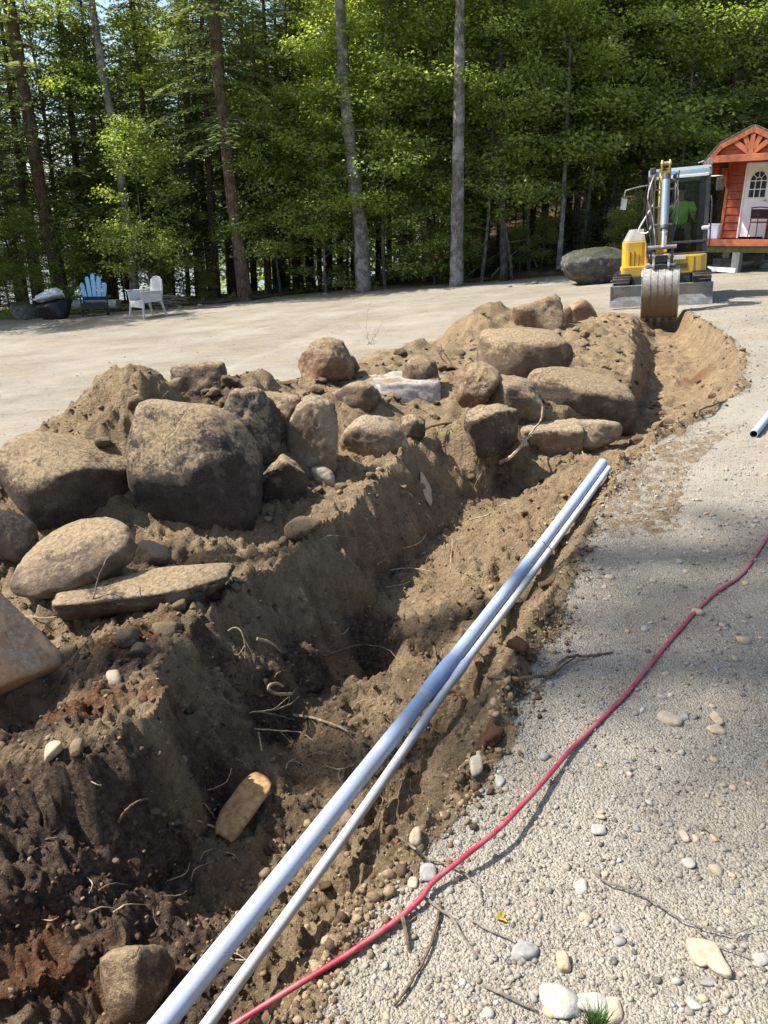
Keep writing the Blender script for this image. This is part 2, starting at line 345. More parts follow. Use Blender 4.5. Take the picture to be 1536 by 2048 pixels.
for px, py, y in [(60, 885, 4.9), (215, 826, 5.15), (300, 812, 5.3), (400, 800, 5.7), (490, 764, 6.2), (570, 775, 6.8), (680, 752, 7.7), (770, 712, 8.7), (870, 700, 9.5), (1000, 668, 10.8), (1120, 652, 12.0), (1200, 645, 13.2)]:
    d = ray(px, py); q = P(px, py, y / d[1]); ridge.append((q[0], q[1], q[2] - base(q[0], q[1])))
ridge.append((3.7, 14.3, .02)); ridge = plain(ridge)
toe = ridge.copy(); toe[:, 0] -= 0.35 + 0.9 * np.clip(ridge[:, 2], 0, .8); toe[:, 1] += 0.15; toe[:, 2] = 0
mounds = []                                   # (x, y, height, rx, ry)
def mound(px, py, y, h, rx, ry=None):
    d = ray(px, py); q = P(px, py, y / d[1]); mounds.append((q[0], q[1], h, rx, ry or rx))
mound(955, 640, 11.0, .52, .55, .6)
mound(225, 830, 5.0, .3, .34); mound(285, 860, 4.85, .2, .2); mound(330, 830, 5.0, .22, .22); mound(480, 770, 6.0, .12, .3)
mound(720, 790, 7.1, .1, .25); mound(830, 690, 9.0, .12, .35); mound(1000, 660, 11.6, .1, .5)
mound(720, 690, 8.8, .14, .22)
# hollows in the floor and under the pipes
for px, py, dz, h, r_ in [(745, 1310, -.5, -.22, .13), (700, 1330, -.5, -.12, .15), (965, 1215, -.3, -.2, .08), (880, 1290, -.42, -.14, .09), (600, 1560, -.5, -.12, .12), (470, 1780, -.5, -.12, .16), (720, 1420, -.48, -.1, .1), (1020, 960, -.25, -.12, .16), (60, 1420, .0, -.16, .16), (1000, 1110, -.2, -.1, .08)]:
    q = onbase(px, py, dz); mounds.append((q[0], q[1], h, r_, r_))
# soil banked up against the feet of the boulders
for bx_, bp_, bw_, zb_, mh_ in [(128, 1062, 282, -.05, .1), (392, 1065, 240, -.05, .08), (138, 1205, 250, -.06, .06), (492, 930, 150, .2, .1), (556, 885, 108, .3, .1), (628, 930, 112, .15, .1), (568, 1000, 112, .05, .06), (655, 768, 120, .42, .1),
                              (748, 905, 142, .18, .08), (1060, 766, 194, .3, .12), (1162, 850, 226, .1, .08), (955, 815, 92, .3, .1), (1032, 838, 118, .2, .1), (978, 902, 116, .06, .24), (978, 896, 90, .06, .08), (716, 830, 108, .25, .1), (790, 800, 178, .28, .08)]:
    d = ray(bx_, bp_); t = (CAMZ - zb_) / -d[2]; q = P(bx_, bp_, t); r_ = bw_ / 2 * t / F; mounds.append((q[0], q[1] + r_ * .45, mh_, r_ * 1.15, r_ * .8))

def zat(L, y): return np.interp(y, L[:, 1], L[:, 0]), np.interp(y, L[:, 1], L[:, 2])
LINES = [toe, ridge, shelf, crest, botL, botR, lipR]
def profile(x, y):
    """height above the yard of the dig at x, y (flattened arrays, any order), and where in the section the point lies"""
    fade = sstep(14.35, 13.7, y)
    xs = []; zs = []; lo = None
    for L in LINES:
        X, Z = zat(L, y)
        if lo is not None: X = np.maximum(X, lo + 0.05)
        lo = X; xs.append(X); zs.append(Z * fade)
    h = np.zeros_like(x); sec = np.zeros_like(x)
    sec = np.where(x < xs[0], 0.0, sec)
    for i in range(6):
        t = (x - xs[i]) / (xs[i + 1] - xs[i]); m = (t >= 0) & (t < 1)
        e = t if i in (3, 5) else t * t * (3 - 2 * t)
        if i == 3:                                                      # steep cut face; a gentle slope where the pit opens near the camera
            k = sstep(2.0, 2.6, y); e = (1 - k) * t ** .9 + k * np.clip(1.12 * t - 0.02, 0, 1) ** 0.85
        if i == 5: e = .25 * t + .75 * t ** 2.4
        h = np.where(m, zs[i] + (zs[i + 1] - zs[i]) * e, h); sec = np.where(m, i + t, sec)
    sec = np.where(x >= xs[6], 6 + (x - xs[6]), sec)
    for mx, my, mh, rx, ry in mounds:
        h = h + mh * np.exp(-((x - mx) / rx) ** 2 - ((y - my) / ry) ** 2)
    return h, sec, fade

NA, NY = 720, 820
A0, A1 = -1.0, 0.86
ys = np.exp(np.linspace(math.log(0.75 + 0.6), math.log(31 + 0.6), NY)) - 0.6
aa = np.linspace(A0, A1, NA)
Y, A = np.meshgrid(ys, aa, indexing='ij'); X = A * (Y + 1.25)
wx = X + 0.07 * fbm(X * 2.2, Y * 2.2, oct=3, seed=11) + 0.05 * fbm(X * 8, Y * 8, oct=3, seed=15)
wy = Y + 0.10 * fbm(X * 2.0, Y * 2.0, oct=3, seed=21) + 0.04 * fbm(X * 9, Y * 9, oct=2, seed=25)
Hh, SEC, FADE = profile(wx, wy)
dug = sstep(-0.0, 0.25, SEC) * sstep(6.08, 5.94, SEC) * np.maximum(FADE, 0)            # 1 on the spoil and in the trench
moundmask = np.zeros_like(Hh)
for mx, my, mh, rx, ry in mounds: moundmask = np.maximum(moundmask, np.exp(-((X - mx) / rx / 1.2) ** 2 - ((Y - my) / ry / 1.2) ** 2))
dug = np.maximum(dug, sstep(0.1, 0.4, moundmask))
rim = np.exp(-((SEC - 6.0) / 0.075) ** 2) * FADE                                          # crumbly edge of the cut in the gravel
rough = fbm(X * 5, Y * 5, oct=4, seed=31); fine = fbm(X * 24, Y * 24, oct=4, seed=41, gain=.6); lumps = np.abs(fbm(X * 11, Y * 11, oct=3, seed=51)); grit = fbm(X * 60, Y * 60, oct=3, seed=57, gain=.65)
farr = 1 + .7 * sstep(6, 10, Y)
Z = base(X, Y) + Hh + dug * farr * ((0.06 + .03 * sstep(5.0, 5.3, SEC) * sstep(6.1, 5.9, SEC)) * rough + 0.05 * fine + (0.06 + .03 * sstep(5.0, 5.3, SEC) * sstep(6.1, 5.9, SEC)) * (lumps - .2) + .02 * (np.abs(grit) - .2)) + sstep(1.7, 2.6, Y) * rim * (0.05 * np.maximum(rough + 0.3, 0) + 0.05 * np.maximum(fine, -.2) + .04 * lumps)
und = fbm(X * 0.5, Y * 0.9, oct=4, seed=61); streak = fbm(X * 1.1 + 0.4 * Y, Y * 4.0, oct=4, seed=71)
Z = Z + (1 - dug) * (0.035 * und + 0.032 * streak * sstep(3, 9, Y) + 0.006 * fine)
# wheel ruts in the far yard
rut = sum(np.exp(-((X - (cx + 0.25 * np.sin(Y * .25 + k) + s * (Y - 9))) / .16) ** 2) for k, (cx, s) in enumerate([(-3.2, .32), (-4.9, .32), (-6.5, -.2), (-8, -.2)]))
Z = Z - (1 - dug) * 0.03 * rut * (0.6 + 0.4 * streak) * sstep(6, 8, Y)
# cleat marks of the excavator's track beside the trench
lx = zat(lipR, Y)[0]; cleat = sstep(.04, .1, X - lx) * sstep(.62, .52, X - lx) * sstep(3.75, 4.0, Y) * sstep(6.6, 5.6, Y)
Z = Z + cleat * (.011 * np.sin(2 * np.pi * (Y - .35 * X) / .105 + 1.2 * fbm(X * 3, Y * 3, oct=2, seed=161)) + .006 * fine) * (.5 + .6 * np.clip(fbm(X * 2.5, Y * 2.5, oct=2, seed=165) + .5, 0, 1))
# cut face: vertical ribs left by the bucket teeth
wall = sstep(3.0, 3.15, SEC) * sstep(4.0, 3.85, SEC)
ribs = fbm((X * .55 - Y * .85) * 9, (X + Y) * 0.8, oct=3, seed=81)
chip = np.abs(fbm(X * 16 + Z * 9, Y * 16 - Z * 7, oct=3, seed=87))
X2 = X + wall * (0.06 * ribs + .05 * (chip - .2)) * FADE; Y2 = Y - wall * (0.035 * ribs + .03 * (chip - .2)) * FADE

# bed of the two pipes
PA, PB = P(226, 2170, 1.93), P(1206, 926, 5.33); SA, SB = P(326, 2170, 1.92), P(1219, 936, 5.3)
RB, RS = .0325, .0185
def axis_z(a, b, y): t = np.clip((y - a[1]) / (b[1] - a[1]), 0, 1); return a[2] + (b[2] - a[2]) * t - .14 * t * (1 - t), a[0] + (b[0] - a[0]) * t, t
def bed(r, a, b):
    z, x, t = axis_z(a, b, Y); d = np.abs(X - x) * .82; lim = z - r - .012 - .11 * np.clip(.25 + 1.6 * fbm(X * 2.6, Y * 2.6, oct=2, seed=151), 0, 1) * sstep(.92, .7, t) + 1.5 * np.maximum(0, d - r * 1.6)
    return np.where((t > 0) & (t < .97), np.minimum(Z, np.maximum(lim, np.where(d < .25, -9, 9))), Z)
Z = bed(RB, PA, PB); Z = bed(RS, SA, SB)
HA, HB = onbase(470, 2048, -.06), onbase(790, 1842, .02)
th = (Y - HA[1]) / (HB[1] - HA[1]); hx_ = HA[0] + (HB[0] - HA[0]) * th; hd_ = np.abs(X - hx_) * .7; hlim = HA[2] + (HB[2] - HA[2]) * th - .014 + 1.1 * np.maximum(0, hd_ - .03)
Z = np.where((th > -.3) & (th < 1.05) & (hd_ < .2), np.minimum(Z, hlim), Z)
def soften(A, k): return (1 - k) * A + k * .25 * (np.roll(A, 1, 0) + np.roll(A, -1, 0) + np.roll(A, 1, 1) + np.roll(A, -1, 1))
Zs = soften(soften(Z, .7), .7); Zs[:2] = Z[:2]; Zs[-2:] = Z[-2:]; Zs[:, :2] = Z[:, :2]; Zs[:, -2:] = Z[:, -2:]; Z = np.where(Y > 6, Zs, Z)
VT = np.stack([X2, Y2, Z], -1).reshape(-1, 3)
idx = np.arange(NY * NA).reshape(NY, NA)
Q = np.stack([idx[:-1, :-1], idx[:-1, 1:], idx[1:, 1:], idx[1:, :-1]], -1).reshape(-1, 4)
def height(x, y):
    """height of the built ground at a point"""
    a = (x / (y + 1.25) - A0) / (A1 - A0) * (NA - 1); r = np.interp(y, ys, np.arange(NY))
    i = int(np.clip(r, 0, NY - 2)); j = int(np.clip(a, 0, NA - 2)); fr = min(max(r - i, 0), 1); fa = min(max(a - j, 0), 1)
    return float((Z[i, j] * (1 - fa) + Z[i, j + 1] * fa) * (1 - fr) + (Z[i + 1, j] * (1 - fa) + Z[i + 1, j + 1] * fa) * fr)
def hit(px, py, lift=0.0):
    """where the view ray through a picture point meets the built ground"""
    d = ray(px, py); t = 0.9; step = 0.012
    while t < 40:
        p = P(px, py, t)
        if p[2] < height(p[0], p[1]):
            lo, hi = t - step, t
            for _ in range(12):
                m = (lo + hi) / 2; q = P(px, py, m)
                if q[2] < height(q[0], q[1]): hi = m
                else: lo = m
            q = P(px, py, hi); q[2] += lift; return q
        t += step; step = 0.004 + 0.004 * t
    return onbase(px, py)

soilm = np.maximum(dug, 0.75 * rim + sstep(6.14, 6.0, SEC) * (SEC > 5.5) * 0.5 * FADE)
soilm = np.maximum(soilm, cleat * .5)
# thin sandy spill round the spoil
soilm = np.maximum(soilm, 0.5 * sstep(0.9, 0.2, np.abs(SEC)) * 0)
humus = np.zeros_like(Z)
def blob(px, py, rx, ry, amt, arr, dz=0.0):
    q = hit(px, py); arr[:] = np.maximum(arr, amt * np.exp(-((X - q[0]) / rx) ** 2 - ((Y - q[1]) / ry) ** 2))
redm = np.zeros_like(Z)
for a in [(60, 1640, .3, .2, .8), (250, 1660, .3, .2, .9), (120, 1800, .35, .25, .9), (300, 1850, .25, .2, .8), (60, 1950, .4, .2, .7), (430, 1560, .25, .2, .75), (540, 1420, .22, .3, .8), (620, 1330, .25, .25, .8),
          (750, 1290, .2, .25, .95), (690, 1540, .1, .15, .4), (860, 1290, .08, .15, .5), (230, 1330, .22, .2, .85), (90, 1450, .3, .2, .9), (400, 1260, .18, .16, .7), (580, 1640, .2, .2, .7),
          (420, 1920, .25, .3, .8), (960, 1220, .12, .2, .8), (400, 780, .3, .4, .9), (720, 660, .2, .3, .7), (1290, 885, .2, .2, .9), (1060, 860, .2, .2, .9), (850, 1150, .25, .3, .4), (1250, 760, .2, .6, .5), (1000, 940, .3, .3, .6)]:
    blob(*a, humus)
for a in [(250, 1270, .22, .14, .95), (330, 1230, .2, .15, .6), (170, 1400, .25, .15, .9), (300, 1390, .2, .12, .6), (970, 1480, .06, .1, .9), (1040, 1290, .05, .08, .8), (1390, 760, .25, .4, .75), (1330, 660, .4, 1.0, .6), (240, 1950, .3, .2, .6), (900, 640, .4, .5, .5), (60, 1900, .3, .2, .7), (1300, 700, .3, .8, .5)]:
    blob(*a, redm)
# the lower half of the cut shows darker soil bands
humus = np.maximum(humus, 0.55 * wall * sstep(3.35, 3.9, SEC) * (0.6 + 0.6 * fbm(X * 3, Y * 3, oct=2, seed=91)))
zone = np.stack([np.clip(soilm, 0, 1), np.clip(humus * dug * (1 - .8 * sstep(5.0, 5.4, SEC)), 0, 1), np.clip(redm, 0, 1), np.ones_like(Z)], -1).reshape(-1, 4).astype(np.float32)

qs = SEC.reshape(-1)[Q].mean(1); qd = np.maximum(dug, moundmask > .25).reshape(-1)[Q].mean(1); qf = FADE.reshape(-1)[Q].mean(1)
lab = np.zeros(len(Q), int); lab[(qs > 0.02) & (qs <= 3.0) & (qf > 0.02)] = 1; lab[(qs > 3.0) & (qs < 6.0) & (qf > 0.02)] = 2
lab[(lab == 0) & (qd > .35)] = 1
for k, nm in enumerate(['gravel_ground', 'soil_bank_terrain', 'trench_ground']):
    q = Q[lab == k]; u, inv = np.unique(q, return_inverse=True)
    me = mesh_from(nm, VT[u], inv.reshape(q.shape))
    at = me.attributes.new('zone', 'FLOAT_COLOR', 'POINT'); at.data.foreach_set('color', zone[u].ravel())
    o = link(nm, me, MAT['ground']); tag(o, kind='structure')
    o['label'] = ['pale grey gravel yard with wheel marks', 'bank of dug brown soil heaped along the trench', 'open trench with steep brown earth sides'][k]

# ================================================================== BOULDERS
def ico(sub):
    bm = bmesh.new(); bmesh.ops.create_icosphere(bm, subdivisions=sub, radius=1); bm.verts.ensure_lookup_table()
    V = np.array([v.co[:] for v in bm.verts]); Fc = np.array([[v.index for v in f.verts] for f in bm.faces]); bm.free()
    return V / np.linalg.norm(V, axis=1)[:, None], Fc
ICO = {s: ico(s) for s in (1, 2, 3, 4, 5)}
def rock_verts(sub, seed, k=15, nplanes=15, planes=None, amp=0.075, jag=0.05, lo=.7):
    r_ = np.random.default_rng(seed); D, Fc = ICO[sub]
    N = r_.normal(size=(nplanes, 3)); N /= np.linalg.norm(N, axis=1)[:, None]; dd = r_.uniform(lo, 1.0, nplanes)
    N = np.vstack([N, np.eye(3), -np.eye(3)]); dd = np.concatenate([dd, np.full(6, 1.0)])
    if planes:
        Pn = np.array([p[:3] for p in planes], float); Pn /= np.linalg.norm(Pn, axis=1)[:, None]
        N = np.vstack([N, Pn]); dd = np.concatenate([dd, [p[3] for p in planes]])
    q = np.maximum(D @ N.T / dd, 0) ** k
    r = q.sum(1) ** (-1.0 / k)
    o = r_.uniform(-50, 50, 3)
    Pn = D * r[:, None]
    s = fbm(Pn[:, 0] * 1.6 + o[0], Pn[:, 1] * 1.6 + o[1], Pn[:, 2] * 1.6 + o[2], oct=5, seed=seed % 97, gain=.55)
    s2 = np.abs(fbm(Pn[:, 0] * 3.1 + o[1], Pn[:, 1] * 3.1 + o[2], Pn[:, 2] * 3.1 + o[0], oct=4, seed=seed % 89 + 5))
    fine = fbm(Pn[:, 0] * 14 + o[1], Pn[:, 1] * 14 + o[2], Pn[:, 2] * 14 + o[0], oct=3, seed=seed % 83 + 9)
    Pn = Pn * (1 + amp * 1.6 * s - (amp * 0.8 + jag) * s2 + amp * .5 * fine)[:, None]
    mx = np.abs(Pn).max(0); return Pn / mx, Fc
def boulder(name, label, cx, cy, w, h, zb, mat, seed, depth=1.0, base_py=None, roll=0.0, yaw=0.0, sub=5, sink=0.06, cat='boulder', group=None, **kw):
    """a boulder whose middle shows at cx, cy and that spans w x h picture points; zb: height of the ground it stands on"""
    bp = base_py or cy + h / 2
    d = ray(cx, bp); tb = (CAMZ - zb) / -d[2]
    rx = w / 2 * tb / F; ry = rx * depth
    y = tb * d[1] + ry * 0.6
    dc = ray(cx, cy); t = y / dc[1]; c = P(cx, cy, t); rx = w / 2 * t / F * 1.02
    # apparent half height mixes height and depth because the camera looks down
    el = math.atan2(-dc[2], dc[1]); hp = h / 2 * t / F
    rz = max(0.25 * rx, (hp ** 2 - (ry * math.sin(el)) ** 2)) ; rz = math.sqrt(rz) / math.cos(el) if rz > 0 else hp
    rz = min(max(math.sqrt(max(hp ** 2 - (ry * math.sin(el)) ** 2, (0.45 * hp) ** 2)) / math.cos(el), 0.2 * rx), 2.2 * hp)
    V, Fc = rock_verts(sub, seed, **kw)
    if roll:
        # keep the apparent box while the long axis tilts
        ca, sa = abs(math.cos(roll)), abs(math.sin(roll)); M = np.array([[ca * ca, sa * sa], [sa * sa, ca * ca]])
        try:
            s = np.linalg.solve(M, [rx * rx, rz * rz]); s = np.maximum(s, 0.1 * min(rx, rz) ** 2); ax, az = np.sqrt(s)
        except Exception: ax, az = rx, rz
    else: ax, az = rx, rz
    V = V * [ax, ry, az * (1 + sink)]
    V[:, 2] -= az * sink
    Mx = np.array(Euler((0, -roll, yaw)).to_matrix()); V = V @ Mx.T
    me = mesh_from(name, V, Fc); o = link(name, me, MAT[mat]); o.location = c
    return tag(o, label, cat, group)
G = 'boulders dug from the trench'
B = lambda *a, **k: boulder('boulder', *a, group=G, **k)
B('large dark oval boulder nearest the gravel at the bank end', 128, 962, 282, 215, -.05, 'stone_dark', 11, depth=.8, roll=.16, planes=[(0, -.6, .8, .88)], amp=.035)
B('largest boulder with a flat sandy top face and dark undercut side', 392, 935, 262, 285, -.05, 'stone_dark', 23, depth=.85, k=12, nplanes=8, base_py=1075,
  planes=[(1, -.1, .05, .93), (-1, 0, .15, .93), (.1, .2, 1, .92), (.7, -.3, .65, .9), (-.25, -.75, .62, .72), (-.35, -.85, -.45, .74), (.35, -.9, -.1, .84)], amp=.035)
B('partly hidden rounded boulder in front of the dark oval one', 5, 1072, 125, 118, -.08, 'stone_brown', 31, depth=.8, planes=[(.4, -.2, .9, .9)])
B('long egg-shaped sandy boulder lying below the dark oval one', 138, 1128, 292, 158, -.06, 'stone_brown', 43, depth=.75, roll=.24, k=5, amp=.025, base_py=1215)
B('long low slab with flat sandy top and dark front face', 292, 1170, 350, 100, .0, 'stone_dark', 59, depth=.5, roll=.12, k=16, nplanes=5, planes=[(-.05, -.3, 1, .6), (0, -1, -.05, .72), (.6, -.8, 0, .85)], base_py=1222, amp=.03, sink=.3)
B('pinkish tan wedge of split stone beside the reddish soil', 10, 1312, 165, 215, -.12, 'stone_pink', 61, depth=.9, k=26, nplanes=2, base_py=1412, planes=[(.66, -.12, .74, .42), (.1, -1, .15, .7), (.35, -.3, -.9, .5)], amp=.03, jag=.02)
B('blocky boulder capped with dark soil at the top of the bank', 400, 768, 100, 88, .45, 'stone_red', 73, k=12, nplanes=8, base_py=806, sub=4)
B('dark rounded boulder just behind the largest one', 492, 862, 150, 172, .2, 'stone_dark', 83, depth=.8, base_py=935, roll=-.25)
B('reddish rounded boulder between the dark one and the leaning slab', 556, 836, 108, 104, .3, 'stone_red', 97, depth=.9, base_py=885)
B('tan slab leaning upright beside the reddish rounded boulder', 628, 868, 112, 150, .15, 'stone_tan', 101, depth=.6, k=10, nplanes=8, base_py=935, roll=-.15)
B('small dark pointed boulder with a sunlit sloping face', 568, 955, 112, 108, .05, 'stone_dark', 113, k=16, nplanes=6, depth=.8, base_py=1006, planes=[(-.75, -.1, .7, .58), (.55, .1, .8, .7), (0, -1, -.2, .8)], sub=4)
B('rounded brown boulder standing alone against the pale yard', 655, 722, 120, 100, .42, 'stone_red', 127, depth=.85, base_py=770, roll=.2)
B('pale flat slab of split rock lying on the heap', 790, 768, 178, 62, .28, 'stone_pale', 131, depth=.75, k=22, nplanes=5, base_py=802, planes=[(0, -.15, 1, .55), (.1, -1, .1, .8), (-.3, -1, .2, .85)], amp=.025, sub=4)
B('dark rough block behind the pale flat slab', 838, 752, 80, 76, .3, 'stone_dark', 139, k=12, base_py=792, sub=4)
B('soil-crusted lump below the pale flat slab', 716, 796, 108, 76, .25, 'stone_brown', 149, k=8, amp=.1, base_py=830, sub=4)
B('flat sandy boulder half sunk in the heap', 748, 870, 142, 78, .18, 'stone_tan', 151, depth=.6, k=9, base_py=905, amp=.03, sink=.2)
B('small dark cobble at the edge of the flat sandy boulder', 826, 852, 52, 46, .2, 'stone_dark', 157, base_py=876, sub=4)
B('large flat-topped boulder highest on the far heap', 1060, 713, 200, 122, .34, 'stone_brown', 163, depth=.7, k=9, nplanes=9, base_py=766, planes=[(-.1, -.3, 1, .78), (.1, -1, -.2, .8)], amp=.03)
B('large long boulder sloping down to the trench', 1162, 792, 226, 114, .06, 'stone_brown', 173, depth=.6, k=10, nplanes=9, base_py=856, roll=-.2, planes=[(.05, -.35, .95, .72), (0, -1, -.25, .76), (1, 0, .1, .92)], amp=.025)
B('rounded reddish boulder left of the wedge-shaped one', 955, 770, 92, 92, .3, 'stone_red', 181, depth=.9, k=8, base_py=815)
B('wedge-shaped brown boulder between two larger ones', 1032, 798, 118, 92, .2, 'stone_brown', 191, depth=.8, k=12, nplanes=7, base_py=840, roll=-.25)
B('angular dark boulder at the end of the cut bank', 978, 850, 116, 108, .08, 'stone_dark', 193, depth=.8, k=18, nplanes=10, lo=.68, base_py=902, planes=[(-.3, -.3, .9, .82), (.5, -.8, .1, .82)])
B('tan block with a dark front overhanging the trench', 1098, 880, 128, 92, -.12, 'stone_tan', 211, depth=.7, k=14, nplanes=6, base_py=925, planes=[(0, -.2, 1, .8), (-.1, -.95, -.35, .74)])
B('sandy cracked boulder next to the overhanging tan block', 1186, 872, 100, 72, -.05, 'stone_tan', 223, depth=.7, k=9, nplanes=8, base_py=908, amp=.05)
B('angular boulder perched beside the far soil heap', 1078, 632, 116, 72, .4, 'stone_brown', 227, k=20, nplanes=9, lo=.62, base_py=668, roll=.2, sub=4)
B('reddish pointed block furthest along the heap', 1163, 614, 58, 58, .36, 'stone_red', 229, k=20, nplanes=8, lo=.6, planes=[(.7, -.2, .7, .55), (-.7, -.1, .8, .62)], base_py=646, sub=4)
B('small brown block leaning on the reddish pointed block', 1132, 636, 32, 54, .36, 'stone_red', 233, k=12, base_py=664, sub=4)
B('brown block half buried in the dark end of the pit', 258, 1945, 130, 130, -.5, 'stone_brown', 239, k=10, nplanes=8, base_py=2012, roll=.45, sub=4)
B('brown stone at the near end of the pit by the pipes', 272, 2034, 150, 66, -.55, 'stone_brown', 241, k=8, base_py=2070, sub=4)
B('small pale rounded boulder in front of the leaning slab', 645, 950, 50, 44, .05, 'p_cream', 251, k=8, base_py=973, sub=4)
boulder('ledge_rock', 'broad grey mossy rock ledge at the wood edge beside the excavator', 1192, 525, 140, 84, .52, 'stone_ledge', 257, depth=.7, k=9, base_py=562, cat='rock', amp=.09, nplanes=16, planes=[(-.45, -.3, .8, .7), (.3, -.4, .85, .72)])

# ------------------------------------------------------------------ loose stones
def stone_at(label, px, py, w, h, mat, seed, flat=.5, rot=0.0, k=7, npl=9, name='stone', cat='stone', group=None, sub=3, sink=.3, V=None, Fc=None):
    q = hit(px, py); t = q[1] / ray(px, py)[1]
    rx = w / 2 * t / F; d = ray(px, py); s = -d[2] / np.linalg.norm(d)
    ry = h / 2 * t / F / max(s, .45); rz = min(rx, ry) * flat
    if V is None: V, Fc = rock_verts(sub, seed, k=k, nplanes=npl, amp=.03)
    V = V * [rx, ry, rz]; M = np.array(Euler((0, 0, rot)).to_matrix()); V = V @ M.T
    nx = (height(q[0] + .03, q[1]) - height(q[0] - .03, q[1])) / .06; ny = (height(q[0], q[1] + .03) - height(q[0], q[1] - .03)) / .06
    nx = np.clip(nx, -1, 1); ny = np.clip(ny, -1, 1)
    V = V.copy(); V[:, 2] += V[:, 0] * nx + V[:, 1] * ny
    o = link(name, mesh_from(name, V, Fc), MAT[mat]); o.location = (q[0], q[1], q[2] + rz * (1 - 2 * sink)); return tag(o, label, cat, group)
def heart():
    V, Fc = rock_verts(4, 5, k=9, nplanes=4, amp=.015); V = V.copy()
    ang = np.arctan2(V[:, 1], V[:, 0]); 
    lob = 1 - .32 * np.exp(-((((ang - (-1.9)) + np.pi) % (2 * np.pi) - np.pi) / .33) ** 2) + .25 * np.exp(-((((ang - (-.95)) + np.pi) % (2 * np.pi) - np.pi) / .3) ** 2)
    V[:, :2] *= lob[:, None]; return V, Fc
hv, hf = heart()
stone_at('flat cream stone shaped like a lopsided heart', 1412, 1915, 60, 58, 'p_cream', 5, flat=.3, V=hv, Fc=hf)
stone_at('thin pale oval stone lying slanted in the grey gravel', 1338, 1438, 52, 24, 'p_cream', 6, flat=.35, rot=-.5)
stone_at('rounded tan stone standing by the thin oval one', 1433, 1441, 20, 28, 'p_tan', 7)
stone_at('flat tan stone just below the standing rounded one', 1432, 1462, 34, 18, 'p_tan', 8, flat=.4, rot=-.2)
stone_at('small round blue grey stone close to the thin oval one', 1366, 1431, 17, 14, 'p_grey', 9)
stone_at('broad pale slab stone behind the grass tuft', 1122, 2012, 82, 66, 'p_white', 10, flat=.35, k=12)
stone_at('wide cream stone right beside the grass tuft', 1186, 2012, 74, 46, 'p_white', 12, flat=.4)
stone_at('pinkish rounded stone on the far side of the grass tuft', 1229, 2020, 38, 50, 'p_pink', 13)
stone_at('smooth round blue grey stone above the broad pale slab', 1143, 1996, 24, 26, 'p_grey', 14)
stone_at('angular grey stone with a dark side below the yellow leaf', 1050, 1905, 62, 32, 'p_grey', 15, k=14, flat=.6)
stone_at('egg-shaped tan stone standing near the angular grey one', 1126, 1924, 28, 36, 'p_tan', 16, flat=.8)
stone_at('long narrow grey stone below the heart-shaped one', 1416, 1966, 34, 14, 'p_grey', 17, rot=.2)
stone_at('pale ribbed stone near the middle of the gravel', 1163, 1776, 28, 26, 'p_white', 18, k=12)
stone_at('cream rounded stone set in the edge of the cut', 953, 1535, 28, 34, 'p_cream', 19, flat=.8)
stone_at('squat tan stone above the hose bend', 832, 1678, 28, 30, 'p_tan', 20, flat=.8, k=11)
stone_at('round brown stone beside the thin pipe', 694, 1643, 34, 24, 'p_brown', 22, flat=.8)
stone_at('smooth grey stone pinned under the red hose', 856, 1750, 34, 32, 'p_grey', 24, flat=.5)
stone_at('flat pale stone under the edge of the red hose', 826, 1768, 24, 18, 'p_cream', 25, flat=.5)
stone_at('white oval pebble in the reddish soil of the bank', 229, 1362, 32, 15, 'p_cream', 26, flat=.8, rot=.1)
stone_at('long smooth stone on the dark shoulder of the bank', 105, 1508, 42, 20, 'p_tan', 27, flat=.8, rot=.4)
stone_at('dark smooth stone next to the long one on the bank shoulder', 152, 1502, 28, 18, 'p_brown', 28, flat=.8)
stone_at('tan stone bulging from the cut bank above the notch', 852, 982, 24, 22, 'p_tan', 29, flat=.8)
stone_at('pale wedge stone on the gravel below the heart-shaped one', 1386, 2010, 26, 24, 'p_white', 30, k=13, rot=.6)
stone_at('cream stone at the end of the forked twig', 1523, 1923, 30, 22, 'p_white', 33)
stone_at('white angular stone between hose and slanted twig', 1196, 1660, 32, 20, 'p_white', 34, k=13)
stone_at('white round stone right of the slanted twig', 1378, 1728, 26, 20, 'p_white', 35)
stone_at('cream upright pebble above the white round stone', 1366, 1674, 16, 22, 'p_cream', 36, flat=.9)
stone_at('pale stone among crumbs beside the cut edge', 1000, 1565, 22, 22, 'p_white', 37)
stone_at('round stone with a dark top in the trench past the pipe end', 1312, 856, 22, 14, 'p_brown', 38, flat=.9)
stone_at('flat broken stone stained rusty orange in the trench', 488, 1612, 70, 104, 'p_rust', 39, flat=.22, rot=-.45, k=16, npl=5, cat='stone', sink=.1)

# ================================================================== LOOSE COVER
def lumps_mesh(name, pts, size, flat, tint, sub=1, seed=3, jitter=.22):
    r_ = np.random.default_rng(seed); D, Fc = ICO[sub] if sub else (None, None)
    n = len(pts); m = len(D); f = len(Fc)
    J = 1 + r_.uniform(-jitter, jitter, (n, m, 1))
    S = size[:, None, None] * np.stack([np.ones(n), r_.uniform(.6, 1, n), flat], -1)[:, None, :]
    V = D[None] * J * S
    # random turn: yaw and a small tilt
    a = r_.uniform(0, 6.283, n); ca, sa = np.cos(a)[:, None], np.sin(a)[:, None]
    x = V[..., 0] * ca - V[..., 1] * sa; y = V[..., 0] * sa + V[..., 1] * ca; z = V[..., 2]
    tx = r_.normal(0, .25, (n, 1)); z2 = z + x * tx
    V = np.stack([x, y, z2], -1) + pts[:, None, :]
    Fa = (Fc[None] + (np.arange(n) * m)[:, None, None]).reshape(-1, 3)
    me = mesh_from(name, V.reshape(-1, 3), Fa)
    at = me.attributes.new('tint', 'FLOAT', 'POINT'); at.data.foreach_set('value', np.repeat(tint, m).astype(np.float32))
    return me
